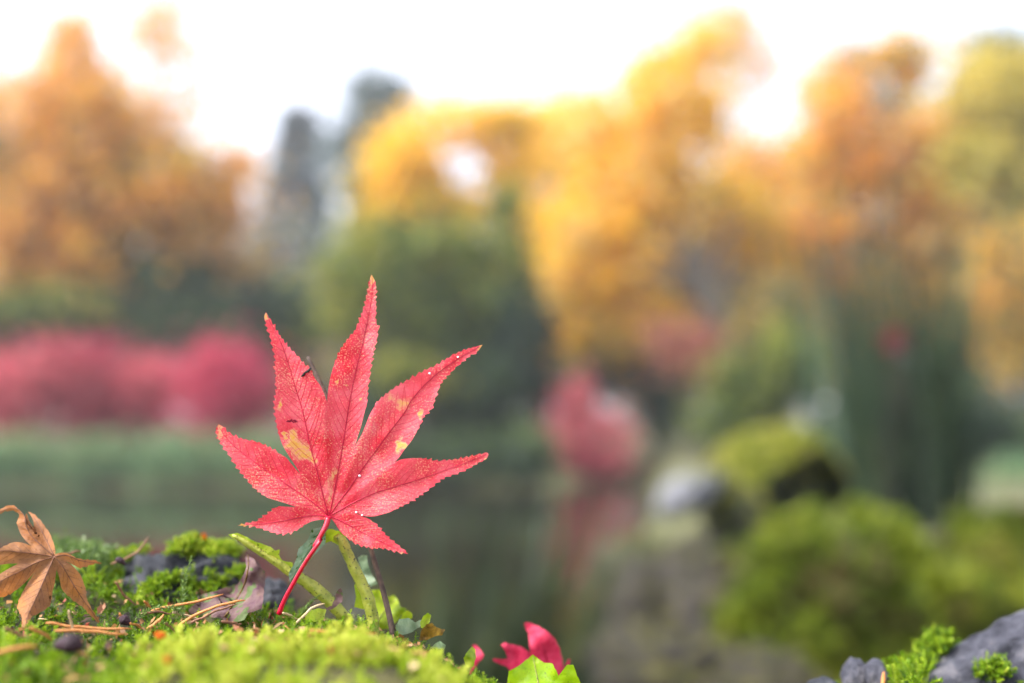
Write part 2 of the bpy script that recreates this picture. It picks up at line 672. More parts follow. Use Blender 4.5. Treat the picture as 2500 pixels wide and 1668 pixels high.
tree('amber_tree', 'tan-orange tree standing behind the tall reeds', 'tree', GT, 22, 2120, (2110, 620),
     [(2030, 260, 110, 150, .7, .75), (2190, 140, 110, 70, .8, .4), (2080, 420, 140, 110, .8, .6), (2230, 400, 120, 120, 1, .75), (1990, 620, 120, 160, 1, .55),
      (2240, 600, 130, 140, .8, .45), (2100, 760, 180, 110, .9, .4), (2320, 780, 120, 130, .8, .5)],
     8500, .19, M_AMBER, .16, 14, .3, 16, 'brown', 12)
tree('olive_tree', 'yellow-olive tree with rounded top right of the tan-orange tree', 'tree', GT, 21, 2560, (2540, 560),
     [(2440, 230, 140, 110, 1, .85), (2540, 360, 150, 150, 1, .6), (2380, 400, 110, 110, .8, .7), (2520, 560, 120, 130, 1, .3), (2600, 240, 100, 120, 1, .8)],
     6000, .19, M_OLIVEY, .15, 13, .3, 17)
tree('amber_tree', 'small rusty brown tree under the yellow-olive tree', 'tree', GT, 18, 2500, (2490, 760),
     [(2470, 640, 90, 120, .9, .35), (2500, 820, 110, 110, 1, .3), (2400, 720, 70, 90, .6, .4)], 2600, .16, M_ORANGE, .1, 10, .3, 18)
tree('yellow_tree', 'pale yellow tree filling the gap behind the tall golden tree', 'tree', GT, 27, 1370, (1370, 640),
     [(1330, 360, 90, 120, .9, .6), (1400, 640, 110, 150, 1.1, .55), (1300, 600, 80, 110, .9, .45), (1440, 370, 90, 130, .9, .7)], 6400, .2, M_YELLOW, .13, 14, .3, 24)
tree('amber_tree', 'amber tree between the tall golden tree and the tan-orange one', 'tree', GT, 26, 1920, (1920, 640),
     [(1900, 460, 110, 120, .8, .55), (1930, 640, 120, 140, 1, .5), (1830, 420, 80, 90, .6, .7), (2010, 500, 90, 120, .8, .4), (1890, 800, 130, 90, 1, .4)], 5600, .2, M_AMBER, .13, 14, .3, 25)
tree('sapling_tree', 'thin pale tree with sparse leaves rising over the golden crowns', 'tree', GT, 28, 1790, (1780, 420),
     [(1760, 90, 110, 90, 1, .9), (1850, 160, 70, 80, .5, .9)], 420, .22, M_AMBER, .08, 9, .34, 26, 'grey', 14)
tree('yellow_tree', 'yellow tree glowing between the tan-orange and the yellow-olive trees', 'tree', GT, 25, 2330, (2330, 640),
     [(2330, 330, 110, 120, .8, .5), (2300, 520, 130, 140, 1, .5), (2420, 640, 110, 130, .9, .4), (2200, 640, 110, 130, .9, .5)], 5200, .2, M_GOLD, .13, 14, .3, 27)
# conifers far behind


def conifer(label, px, top, wpx, D, seed, n=2600):
    rs = np.random.default_rng(seed)
    b = P(px, 1060, D)
    b[2] = float(terrain_z(np.array(b[0]), np.array(b[1]))) - 0.05
    tp = P(px, top, D)
    H = tp[2] - b[2]
    R = wpx / F_PX * D * 0.5
    root = empty('conifer_tree', b, label, 'tree', 'conifers far behind the pond')
    tube('trunk', [b, b + np.array([0.05, 0, H * .5]), tp - np.array([0, 0, .2])], [.28, .16, .03], bark('dark'), root, 8)
    u = rs.uniform(0.04, 1, n) ** 0.8
    whorl = np.round(u * 22) / 22 + rs.normal(size=n) * 0.008
    ang = rs.uniform(0, 2 * math.pi, n)
    rr = R * (0.12 + 0.95 * (whorl ** 0.75)) * rs.uniform(0.15, 1, n) ** 0.6
    C = np.stack([b[0] + rr * np.cos(ang), b[1] + rr * np.sin(ang), tp[2] - whorl * H * 0.93 - rr * 0.22], -1)
    d = np.stack([np.cos(ang), np.sin(ang), np.full(n, -0.35)], -1)
    sd_ = np.stack([-np.sin(ang), np.cos(ang), rs.normal(size=n) * 0.4], -1)
    s = rs.uniform(0.5, 1.0, (n, 1)) * D / 60.0
    Q = np.stack([C - d * s * .5, C + sd_ * s * .28, C + d * s * .5, C - sd_ * s * .28], 1).reshape(-1, 3)
    link('crown', mesh_np('crown', Q, np.arange(4 * n).reshape(n, 4), M_CONIFER, np.repeat(rs.uniform(0, 1, n), 4)), root)


conifer('tall slender grey-green conifer left of the golden yellow tree', 715, 165, 330, 52, 21, 5200)
tree('dark_tree', 'round-topped blue-grey evergreen rising behind the golden yellow tree', 'tree', GT, 50, 925, (925, 600),
     [(925, 260, 85, 80, 1.2, .6), (880, 400, 90, 110, .7, .5), (950, 560, 110, 120, 1, .4)], 3400, .42, M_CONIFER, .3, 12, .3, 22)
tree('dark_tree', 'dark bluish tree at the back beside the yellow-olive tree', 'tree', GT, 34, 2440, (2440, 500),
     [(2440, 150, 90, 70, .8, .8), (2500, 330, 70, 90, 1, .4), (2200, 230, 60, 110, .25, .9), (2090, 300, 90, 190, .3, .9)], 2600, .3, M_CONIFER, .2, 11, .3, 23)


def shrub(label, D, px, blobs, n, size, mat, seed, name='shrub', group=GS, clumps=12, base_z=None, stem_r=.028):
    rs = np.random.default_rng(seed)
    Q, F, T, C = leaf_cloud(blobs, D, n, size, rs, clumps, .32)
    b = P(px, 1060, D)
    b[2] = float(terrain_z(np.array(b[0]), np.array(b[1]))) - 0.03 if base_z is None else base_z
    root = empty(name, b, label, 'shrub', group)
    V, FF = [], []
    for i in rs.choice(len(C), 9, replace=False):
        st = Vector(b) + Vector((rs.normal() * .06, rs.normal() * .06, 0))
        t = Vector(C[i])
        v, f = tube_data(smooth_line([st, st.lerp(t, .5) + Vector((0, 0, .1)), t], 5), np.linspace(stem_r, stem_r * .2, 5), 5)
        o = len(V)
        V.extend(v)
        FF.extend([tuple(k + o for k in q) for q in f])
    me = bpy.data.meshes.new('stem')
    me.from_pydata([tuple(v) for v in V], [], FF)
    me.materials.append(bark('dark'))
    link('stem', me, root)
    link('foliage', mesh_np('foliage', Q, F, mat, T), root)
    return root


shrub('rose-pink shrub at the outer end of the pink shrub row', 17.0, 60, [(40, 960, 150, 100, 1, .35), (120, 900, 110, 60, .8, .45)], 2600, .11, M_ROSE, 31)
shrub('dusky rose shrub between the two brighter pink shrubs', 17.4, 330, [(310, 970, 140, 95, 1, .3), (380, 930, 90, 60, .7, .5)], 2400, .11, M_ROSE, 32)
shrub('vivid pink rounded shrub at the inner end of the shrub row', 16.6, 560, [(560, 960, 125, 105, 1, .6), (530, 900, 80, 55, 1, .75)], 2800, .11, M_PINK, 33)
shrub('crimson shrub behind the dusky rose shrub', 18.2, 190, [(200, 880, 100, 60, 1, .5), (250, 960, 130, 90, 1, .4)], 1800, .12, M_PINK, 34)
for i, (px, rx, lab) in enumerate([(20, 110, 'low sage green shrub below the rose-pink end shrub'), (220, 120, 'low sage green shrub below the crimson shrub'),
                                   (430, 120, 'low sage green shrub below the dusky rose shrub'), (610, 90, 'low sage green shrub below the vivid pink shrub'),
                                   (760, 90, 'low sage green shrub at the foot of the olive tree'), (930, 110, 'low dark green shrub in front of the dark green waterside shrub'),
                                   (1120, 110, 'low dark green shrub below the light green waterside shrub'), (1270, 80, 'low dark green shrub next to the pale red maple shrub')]):
    shrub(lab, 15.1, px, [(px, 1135, rx, 52, 1, .5), (px + 30, 1095, rx * .8, 34, .6, .75)], 2000, .085, M_SAGE if px < 800 else M_DARK, 40 + i, 'low_shrub', 'low shrubs along the water', base_z=-0.02)
shrub('dark green hedge-like shrub behind the pink shrub row', 19.5, 480, [(480, 800, 220, 80, 1, .5), (150, 800, 220, 80, 1, .45), (680, 780, 130, 110, 1, .4), (430, 690, 120, 70, .8, .5)], 5200, .17, M_DARK, 50)
shrub('olive shrub tucked under the rust-orange tree', 19, 150, [(130, 760, 200, 60, 1, .45), (-60, 780, 120, 90, 1, .3)], 1700, .16, M_OLIVE, 51)
shrub('dark green shrub at the water below the olive tree', 17, 1150, [(1150, 960, 150, 110, 1, .4), (960, 980, 140, 110, 1, .3), (1280, 800, 100, 110, .9, .2), (1270, 930, 90, 100, .9, .3)], 4400, .13, M_DARK, 52, base_z=0.0)
shrub('yellow-green shrub glowing beside the dark shrub', 16.2, 1010, [(1000, 920, 90, 60, 1, .7)], 700, .1, M_OLIVE, 53, base_z=0.0)
shrub('light green shrub at the water between dark shrub and pink maple', 20, 1230, [(1220, 1050, 110, 50, 1, .6), (1120, 1060, 80, 40, .8, .4)], 1400, .11, M_LIME, 54, base_z=0.0)
shrub('golden low shrub under the tall golden tree', 21, 1420, [(1410, 800, 90, 75, 1, .6), (1330, 850, 60, 40, .7, .5)], 1900, .13, M_YELLOW, 55, base_z=0.1)
M_MUTED = foliage('leaf_muted_rose', [S(96, 84, 60), S(150, 98, 76), S(172, 104, 90), S(180, 130, 104)], .4)
shrub('muted rose bush beneath the leaning trunk', 17.2, 1700, [(1690, 860, 100, 75, 1, .5), (1745, 930, 55, 55, .8, .4), (1620, 810, 60, 40, .5, .6)], 1000, .11, M_MUTED, 56, base_z=0.1)
shrub('dark evergreen shrub left of the rose bush', 19, 1620, [(1620, 960, 90, 110, 1, .45), (1560, 890, 70, 70, .7, .4), (1470, 900, 80, 80, .8, .4)], 2700, .13, M_DARK, 57, base_z=0.1)
shrub('pale red maple shrub leaning over the water', 16.6, 1440, [(1390, 1020, 60, 85, 1, .6), (1480, 1060, 75, 75, .7, .7), (1415, 955, 40, 45, .6, .7), (1440, 1125, 110, 45, .9, .5)], 1500, .1, M_ROSE, 58, base_z=0.0)
shrub('olive brown shrub behind the mossy boulder', 13, 1850, [(1830, 960, 110, 90, 1, .35), (1930, 900, 90, 110, 1, .45), (1780, 1040, 100, 60, 1, .25)], 2400, .1, M_OLIVE, 59)
shrub('tan bush left of the tall reeds', 16, 1900, [(1900, 790, 100, 110, 1, .45), (1830, 860, 70, 70, .7, .4)], 1600, .12, M_WOOD, 60)
shrub('dark green shrub behind the tall reeds', 12, 2250, [(2240, 1000, 190, 120, 1, .3), (2460, 1080, 130, 90, 1, .45), (2100, 1080, 130, 100, 1, .3)], 4200, .1, M_DARK, 61)
shrub('small deep red leafy stem standing before the reeds', 4.25, 2190, [(2185, 835, 30, 30, 1, .1)], 60, .026, M_PINK, 62, stem_r=.004)

shrub('low sage green shrub behind the smaller moss mound', 8, 2470, [(2480, 1200, 110, 70, 1, .5)], 1100, .06, M_SAGE, 63)

# a far-off wood that reads as one mass
rs = np.random.default_rng(90)
bl = []
for px in range(-900, 3500, 130):
    hgt = rs.uniform(260, 470)
    if 560 < px < 900:
        hgt = 240
    bl.append((px + rs.normal() * 30, 1000 - hgt * .5, 110, hgt * .62, 1, rs.uniform(.2, .75), rs.uniform(-4, 8)))
Q, F, T, C = leaf_cloud(bl, 46, 16000, .55, rs, 12, .34)
tag(link('distant_wood', mesh_np('distant_wood', Q, F, M_WOOD, T)), 'hazy brown and green wood far behind the garden trees', kind='stuff')


# ================================================================= ROCKS
def rock_mesh(name, center, radii, seed, mat, sub=4, amp=.22, freq=1.6, tilt=0.0, yaw=0.0, ridge=0.5):
    bm = bmesh.new()
    bmesh.ops.create_icosphere(bm, subdivisions=sub, radius=1)
    off = Vector((seed * 3.7, seed * 1.3, -seed * 2.1))
    rot = Matrix.Rotation(yaw, 4, 'Z') @ Matrix.Rotation(tilt, 4, 'Y')
    for v in bm.verts:
        p = v.co.copy()
        n1 = noise.fractal(p * freq + off, 0.8, 2.1, 5)
        n2 = noise.ridged_multi_fractal(p * freq * 1.1 + off, 0.9, 2.0, 4, 1.0, 2.0) - 1.1
        cell = noise.voronoi(p * freq * 1.3 + off)[0]
        q = p * (1 + amp * n1 + amp * ridge * .35 * n2 + amp * .5 * (cell[1] - cell[0] - .3))
        v.co = (rot @ Vector((q.x * radii[0], q.y * radii[1], q.z * radii[2]))) + Vector(center)
    me = bpy.data.meshes.new(name)
    bm.to_mesh(me)
    bm.free()
    for p in me.polygons:
        p.use_smooth = True
    me.materials.append(mat)
    return me


MR_GREY = rock_mat('stone_grey', (S(38, 34, 32), S(78, 72, 66), S(120, 112, 106)), 12, ((S(70, 74, 26), S(110, 104, 44)), .62, 1.4), .05)
MR_PALE = rock_mat('stone_pale', (S(90, 90, 94), S(118, 118, 124), S(142, 142, 150)), 9, ((S(62, 70, 20), S(96, 96, 34)), .8, .8), .02)
MR_MOSSY = rock_mat('stone_mossy', (S(28, 32, 18), S(40, 44, 24), S(58, 58, 36)), 7, ((S(60, 70, 12), S(120, 120, 30)), .30, .6), .02)  # dark stone tones put the shade of the boulder's steep side into the colour
MR_MOUND = rock_mat('moss_mound', (S(62, 60, 38), S(78, 80, 30), S(98, 92, 46)), 9, ((S(50, 68, 8), S(92, 98, 24)), .25, 1.6), .03)


def far_rock(label, px, py, d, rx, rz, seed, mat, tilt=0, ry=None, name='boulder', amp=.2, freq=1.4, group=None):
    c = P(px, py, d)
    k = d / F_PX
    o = link(name, rock_mesh(name, c, (rx * k, (ry or rx) * k, rz * k), seed, mat, 5, amp, freq, tilt), None, tuple(c))
    return tag(o, label, 'rock', group)


far_rock('big arched boulder, moss over its crown and bare grey on one shoulder', 1895, 1240, 2.5, 185, 188, 3, MR_MOSSY, .3, 170, amp=.1, freq=1.1)
bo = bpy.data.objects['boulder']
for vv in bo.data.vertices:                       # hollow shaped into this side so that it falls dark with shade
    wp = np.array(bo.matrix_basis.translation) + np.array(vv.co)
    q = unproject(wp)
    if q[2] < 2.5:
        g = 1 - ((q[0] - 2040) / 190) ** 2 - ((q[1] - 1290) / 190) ** 2
        if g > 0:
            vv.co.y += .17 * min(1, g * 1.6)
            vv.co.z += .03 * g
far_rock('pale grey stone against the shoulder of the arched boulder', 1675, 1205, 2.4, 80, 48, 5, MR_PALE, -.55, 90)
far_rock('wide green moss mound in front of the arched boulder', 2080, 1550, 1.45, 330, 275, 8, MR_MOUND, .12, 240, 'moss_mound', .3, 1.7)
far_rock('smaller green moss mound beside the wide one', 2450, 1550, 1.75, 250, 250, 9, MR_MOUND, -.1, 200, 'moss_mound', .3, 1.7)
far_rock('grey shore stone nearest the dark water', 1600, 1500, 1.9, 105, 120, 11, MR_GREY, .2, amp=.34, freq=2.0)
far_rock('brown-grey shore stone leaning on the moss mound', 1790, 1480, 1.7, 115, 130, 12, MR_GREY, -.3, amp=.34, freq=2.0)
far_rock('low grey shore stone under the leaning stones', 1690, 1660, 1.35, 170, 105, 13, MR_GREY, .1, amp=.34, freq=2.0)
far_rock('flat grey stone at the foot of the moss mounds', 1880, 1690, 1.2, 130, 100, 14, MR_GREY, .0, amp=.34, freq=2.0)
far_rock('small mottled stone wedged among the shore stones', 1520, 1610, 1.6, 80, 70, 16, MR_GREY, .3, amp=.34, freq=2.0)
far_rock('small tan-grey stone perched above the leaning shore stone', 1700, 1370, 2.1, 75, 60, 17, MR_GREY, -.2, amp=.34, freq=2.0)
far_rock('dark grey stone at the waterline below the pale stone', 1560, 1400, 2.6, 110, 90, 15, MR_GREY, .2)


COVER = [o for o in col.objects if o.name.startswith('moss_mound')] + [bo]
# ================================================================= REEDS
def blade_strip(base, tip, wid, bend, rs, seg=7):
    base, tip = Vector(base), Vector(tip)
    side = Vector((rs.normal(), rs.normal(), 0)).normalized()
    bd = Vector((rs.normal(), rs.normal(), 0)).normalized() * bend
    V, F = [], []
    for i in range(seg + 1):
        t = i / seg
        p = base.lerp(tip, t) + bd * (t * t)
        wv = wid * (1 - t) ** 0.6 * (0.7 + 0.3 * min(1, t * 4)) + 0.0006
        V += [p - side * wv, p + side * wv]
    for i in range(seg):
        F.append((2 * i, 2 * i + 1, 2 * i + 3, 2 * i + 2))
    return V, F


def reed_clump(label, px, py, d, spread_px, n, hpx, wid, mat, seed, lean=0.0, name='reed_clump', bend=.12):
    rs = np.random.default_rng(seed)
    b0 = P(px, py, d)
    root = empty(name, b0, label, 'reeds')
    V, F, T = [], [], []
    k = d / F_PX
    for i in range(n):
        a, r = rs.uniform(0, 2 * math.pi), math.sqrt(rs.uniform(0, 1)) * spread_px * k
        b = b0 + np.array([r * math.cos(a), r * math.sin(a) * .7, -.05])
        h = (hpx[0] + (hpx[1] - hpx[0]) * rs.uniform() ** 2.2) * k
        t = b + np.array([(r * math.cos(a)) * .7 + lean * h + rs.normal() * .06 * h, rs.normal() * .08 * h, h])
        v, f = blade_strip(b, t, wid * rs.uniform(.6, 1.2), bend * h * rs.uniform(.2, 1.4), rs)
        o = len(V)
        V += v
        F += [tuple(q + o for q in x) for x in f]
        T += [rs.uniform(0, 1)] * len(v)
    link('blades', mesh_np('blades', np.array([tuple(v) for v in V]), np.array(F), mat, T), root)
    root.children[0]['kind'] = 'stuff'
    return root


M_REED = foliage('reed_green', [S(18, 36, 22), S(28, 48, 30), S(48, 70, 48), S(78, 88, 52)], .25, .45)
M_REED2 = foliage('sedge_green', [S(26, 40, 24), S(40, 56, 32), S(58, 70, 38), S(84, 80, 40)], .25, .5)
M_REED3 = foliage('reed_grey_green', [S(36, 58, 44), S(56, 80, 62), S(86, 104, 82)], .25, .45)
reed_clump('tall dark green reed clump standing right of the mossy boulder', 2230, 1255, 4.3, 115, 420, (280, 840), .008, M_REED, 71, bend=.1)
reed_clump('thin blue-green reeds standing left in the reed bed', 2085, 1230, 4.6, 70, 30, (640, 960), .016, M_REED3, 72, -.02)
reed_clump('leaning blue-green reeds at the outer side of the reed bed', 2310, 1250, 4.4, 70, 16, (500, 920), .016, M_REED3, 73, .06)
reed_clump('dark green sedge arching out of the pond beside the near boulder', 1180, 1944, 2.2, 210, 420, (330, 860), .010, M_REED2, 74, .32, 'sedge_clump', .3)

# ================================================================= NEAR MOSSY BOULDER
CTRL = [(200, 1790, .17), (700, 1720, .17), (1100, 1790, .17), (1450, 1950, .17), (-200, 1800, .17),
        (-150, 1640, .20), (0, 1635, .20), (200, 1630, .20), (420, 1590, .20), (700, 1562, .20), (950, 1575, .20), (1080, 1625, .20), (1200, 1690, .20), (1380, 1800, .20),
        (-150, 1570, .225), (0, 1570, .225), (200, 1575, .225), (450, 1552, .225), (700, 1548, .225), (950, 1562, .225), (1080, 1610, .225), (1200, 1675, .225), (1380, 1750, .225),
        (-150, 1500, .255), (0, 1510, .255), (120, 1515, .255), (300, 1510, .255), (500, 1515, .255), (690, 1515, .255), (850, 1525, .255), (980, 1550, .255), (1080, 1605, .255), (1180, 1655, .255), (1300, 1710, .255), (1500, 1770, .255), (1800, 1790, .255), (2200, 1770, .255),
        (-150, 1420, .28), (0, 1430, .28), (150, 1420, .28), (300, 1440, .28), (500, 1450, .28), (650, 1475, .28), (760, 1505, .28), (900, 1535, .28), (1000, 1580, .28), (1150, 1670, .28), (1400, 1740, .28), (1700, 1760, .28), (2000, 1700, .28), (2200, 1660, .28), (2450, 1640, .28),
        (-150, 1360, .31), (120, 1350, .31), (300, 1380, .31), (500, 1385, .31), (620, 1445, .31), (750, 1540, .31), (900, 1620, .31), (1100, 1730, .31), (1500, 1780, .31), (2000, 1700, .31), (2400, 1640, .31),
        (-150, 1460, .36), (300, 1510, .36), (600, 1590, .36), (900, 1750, .36), (1300, 1840, .36), (2000, 1800, .36), (2500, 1740, .36),
        (-300, 1780, .45), (300, 1830, .45), (900, 1930, .45), (1500, 1980, .45), (2300, 1960, .45)]
cp = np.array([P(*c) for c in CTRL] + [np.array([x, y, z]) for x, y, z in
              [(-.2, .08, .752), (-.08, .08, .75), (.02, .08, .748), (.1, .08, .73), (-.2, -.05, .745), (0, -.05, .74), (.15, -.05, .72)]])
n = len(cp)
d2 = np.linalg.norm(cp[:, None, :2] - cp[None, :, :2], axis=2)
A = np.zeros((n + 3, n + 3))
A[:n, :n] = d2 + np.eye(n) * 0.002
A[:n, n:] = np.c_[np.ones(n), cp[:, :2]]
A[n:, :n] = A[:n, n:].T
sol = np.linalg.solve(A, np.concatenate([cp[:, 2], np.zeros(3)]))
BX0, BX1, BY0, BY1 = -.27, .27, -.10, .50


def ground_z(x, y):
    x, y = np.asarray(x, float).ravel(), np.asarray(y, float).ravel()
    out = np.empty(len(x))
    for i in range(0, len(x), 20000):
        q = np.stack([x[i:i + 20000], y[i:i + 20000]], -1)
        r = np.linalg.norm(q[:, None] - cp[None, :, :2], axis=2)
        out[i:i + 20000] = r @ sol[:n] + sol[n] + q @ sol[n + 1:]
    ex = np.maximum(np.maximum(BX0 + .05 - x, x - (BX1 - .05)), np.maximum(BY0 + .04 - y, y - (BY1 - .06)))
    ex = np.clip(ex / .05, 0, 1.3)
    return np.clip(out, .5, .79) - .0042 - ex ** 2 * .22


gx = np.linspace(BX0, BX1, 190)
gy = np.linspace(BY0, BY1, 210)
X, Y = np.meshgrid(gx, gy)
Z = ground_z(X, Y).reshape(X.shape)
bump = np.array([[noise.fractal((x * 70, y * 70, 3.3), .9, 2.0, 4) for x in gx] for y in gy])
Zb = Z + bump * .0012 - .001
V = np.stack([X, Y, Zb], -1).reshape(-1, 3)
ny, nx = X.shape
i = np.arange((ny - 1) * (nx - 1))
b = (i // (nx - 1)) * nx + i % (nx - 1)
F = np.stack([b, b + 1, b + nx + 1, b + nx], -1)
# skirt down to the bank so that the boulder stands on it
ring = list(range(0, nx)) + [r * nx + nx - 1 for r in range(1, ny)] + [(ny - 1) * nx + c for c in range(nx - 2, -1, -1)] + [r * nx for r in range(ny - 2, 0, -1)]
low = V[ring].copy()
low[:, 0] *= 1.12
low[:, 1] = .2 + (low[:, 1] - .2) * 1.1
low[:, 2] = .34
o0 = len(V)
V = np.vstack([V, low])
m = len(ring)
FS = np.array([[ring[k], o0 + k, o0 + (k + 1) % m, ring[(k + 1) % m]] for k in range(m)])
F = np.vstack([F, FS])
MR_BASE = rock_mat('boulder_soil', (S(44, 40, 30), S(66, 64, 36), S(92, 88, 48)), 60, None, .002)
o = link('mossy_boulder', mesh_np('mossy_boulder', V, F, MR_BASE, smooth=True), None, (0, .2, .40))
tag(o, 'moss-covered boulder at the pond edge under the upright red leaf', 'rock')


# ---- rock pieces that show through the moss
MR_NEAR = rock_mat('stone_near', (S(34, 36, 42), S(64, 66, 72), S(104, 104, 108)), 110, None, .004)
MR_NEAR2 = rock_mat('stone_near_pale', (S(44, 44, 52), S(86, 86, 96), S(132, 128, 132)), 110, None, .005)


def near_rock(label, px, py, d, rx, rz, ry, seed, mat, tilt, amp=.2, freq=1.6, sub=5, name='stone'):
    c = P(px, py, d)
    k = d / F_PX
    o = link(name, rock_mesh(name, c, (rx * k, ry * k, rz * k), seed, mat, sub, amp, freq, tilt), None, tuple(c))
    tag(o, label, 'rock')
    return o


ROCKS = [near_rock('dark grey stone with moss cushions showing behind the brown leaf', 470, 1462, .305, 190, 112, 150, 21, MR_NEAR, .06, .34, 2.3),
         near_rock('low dark stone sloping down from the mossy dark stone', 650, 1475, .30, 65, 62, 80, 22, MR_NEAR, .45),
         near_rock('ridged lilac-grey stone with moss at its foot', 2450, 1648, .295, 265, 105, 110, 26, MR_NEAR2, -.42, .32, 1.7),
         near_rock('small grey pebble beside the moss tuft of the ridged stone', 2085, 1650, .288, 30, 42, 40, 27, MR_NEAR2, .2, .2, 1.5, 4, 'pebble'),
         near_rock('tapered grey pebble touching the moss tuft of the ridged stone', 2140, 1655, .285, 32, 46, 40, 28, MR_NEAR2, -.3, .2, 1.5, 4, 'pebble'),
         near_rock('dark flat pebble at the far end of the pebbles', 2010, 1680, .285, 40, 26, 40, 29, MR_NEAR, 0, .2, 1.5, 4, 'pebble')]


# ================================================================= MOSS
def moss_proto(rs, L, nl, ll, lw, star=0.0, pinn=False):
    """one shoot: thin stem with little pointed leaves (kite quads)"""
    V, F = [], []
    bend = np.array([rs.normal() * .25, rs.normal() * .25])

    def stem(t):
        return np.array([bend[0] * L * t * t, bend[1] * L * t * t, L * t])
    for i in range(3):
        a, b_ = stem(i / 3), stem((i + 1) / 3)
        w_ = .00012
        o = len(V)
        V += [a + [w_, 0, 0], a - [w_, 0, 0], b_ - [w_, 0, 0], b_ + [w_, 0, 0]]
        F.append((o, o + 1, o + 2, o + 3))
    for i in range(nl):
        t = (i + .5) / nl
        t = t ** (1 - .5 * star)
        p = stem(t)
        ang = (i * 2.4 + rs.normal() * .3) if not pinn else ((i % 2) * math.pi + rs.normal() * .35)
        el = math.radians(rs.uniform(20, 55) + 25 * star * t)
        d = np.array([math.cos(ang) * math.cos(el), math.sin(ang) * math.cos(el), math.sin(el)])
        s = np.array([-math.sin(ang), math.cos(ang), 0]) + rs.normal(size=3) * .25
        l_ = ll * rs.uniform(.7, 1.2) * (1.05 - .45 * t if not star else .8 + .3 * t)
        o = len(V)
        V += [p, p + d * l_ * .45 + s * lw, p + d * l_ + np.array([0, 0, -.12 * l_]), p + d * l_ * .45 - s * lw]
        F.append((o, o + 1, o + 2, o + 3))
    return np.array(V), np.array(F)


def scatter_moss(name, label, pts, nrm, scale, tint, protos, mat, rs, lie=.36):
    Vs, Fs, Ts = [], [], []
    k = rs.integers(0, len(protos), len(pts))
    off = 0
    for j, (pv, pf) in enumerate(protos):
        idx = np.where(k == j)[0]
        m = len(idx)
        if m == 0:
            continue
        N = nrm[idx] + rs.normal(size=(m, 3)) * lie
        N /= np.linalg.norm(N, axis=1)[:, None]
        a = rs.uniform(0, 2 * math.pi, m)
        t0 = np.stack([np.cos(a), np.sin(a), np.zeros(m)], -1)
        A_ = np.cross(t0, N)
        A_ /= np.linalg.norm(A_, axis=1)[:, None]
        B_ = np.cross(N, A_)
        s = scale[idx][:, None, None]
        W = pts[idx][:, None] + s * (pv[None, :, 0:1] * A_[:, None] + pv[None, :, 1:2] * B_[:, None] + pv[None, :, 2:3] * N[:, None])
        Vs.append(W.reshape(-1, 3))
        Fs.append((pf[None] + (off + np.arange(m) * len(pv))[:, None, None]).reshape(-1, 4))
        leaf = np.repeat(rs.uniform(-.1, .1, (m, len(pv) // 4)), 4, axis=1)
        Ts.append(np.clip(tint[idx][:, None] + leaf, 0, 1).ravel())
        off += m * len(pv)
    o = link(name, mesh_np(name, np.vstack(Vs), np.vstack(Fs), mat, np.concatenate(Ts)))
    return tag(o, label, kind='stuff')


rsm = np.random.default_rng(101)
PF = [moss_proto(rsm, .0062, 22, .0017, .00026, 0, True) for _ in range(5)]       # feathery
PC = [moss_proto(rsm, .0045, 24, .0016, .00030, 1.0) for _ in range(5)]           # starry cushion
PS = [moss_proto(rsm, .0075, 18, .0022, .00022, .3) for _ in range(4)]            # loose, longer
M_MOSS = foliage('moss', [S(30, 44, 12), S(66, 96, 16), S(114, 146, 22), S(158, 178, 40), S(190, 194, 78)], .45, .55, .3)
M_MOSSPALE = foliage('moss_pale', [S(54, 76, 30), S(90, 116, 44), S(130, 152, 84), S(176, 188, 150)], .4, .5, .4)


def ground_points(nn, x0, x1, y0, y1, rs):
    x = rs.uniform(x0, x1, nn)
    y = rs.uniform(y0, y1, nn)
    z = ground_z(x, y)
    e = .002
    gxn = (ground_z(x + e, y) - ground_z(x - e, y)) / (2 * e)
    gyn = (ground_z(x, y + e) - ground_z(x, y - e)) / (2 * e)
    N = np.stack([-gxn, -gyn, np.ones(nn)], -1)
    N /= np.linalg.norm(N, axis=1)[:, None]
    return np.stack([x, y, z], -1), N


pts, N = ground_points(60000, -.20, .22, .12, .37, rsm)
pp = unproject(pts)
lump = np.array([noise.fractal((p[0] * 95, p[1] * 95, 1.7), .8, 2.0, 3) for p in pts])
lump2 = np.array([noise.fractal((p[0] * 40, p[1] * 40, 8.1), .8, 2.0, 3) for p in pts])
keep = (pp[:, 0] > -260) & (pp[:, 0] < 2760) & (pp[:, 1] < 1960)
keep |= (pts[:, 1] < .2) & (rsm.uniform(size=len(pts)) < .5)
# bare stone and litter zones
front = smoothstep(.245, .222, pp[:, 2]) * smoothstep(180, 420, pp[:, 0])
litter = (pp[:, 2] > .222) & (pp[:, 2] < .262) & (pp[:, 0] > 50) & (pp[:, 0] < 1000)
keep &= ~(litter & (rsm.uniform(size=len(pts)) < .35 * (1 - front)))
right = pp[:, 0] > 1350
keep &= ~(right & (lump2 < .05)) & ~((pp[:, 0] > 2270) & (pp[:, 2] > .262))
rockz = (pp[:, 0] > 300) & (pp[:, 0] < 700) & (pp[:, 2] > .270)
keep &= ~(rockz & (rsm.uniform(size=len(pts)) < .6))
keep &= ~((pp[:, 2] < .2) & (rsm.uniform(size=len(pts)) < .35))
keep &= rsm.uniform(size=len(pts)) < np.where(front > .45, .62 + .5 * lump, .5 + .8 * lump)
pts, N, pp, lump, lump2, front = [a[keep] for a in (pts, N, pp, lump, lump2, front)]
pts = pts.copy()
pts[:, 2] += .0016 + (lump - .5) * .0034 * (1 + .6 * front) + (lump2 - .5) * .0026 - .0012 * front
tint = .35 + .42 * front + .30 * lump + .12 * lump2 + rsm.normal(size=len(pts)) * .08
sc_ = rsm.uniform(.6, 1.05, len(pts)) * (1 + .1 * front)
isf = front > .45
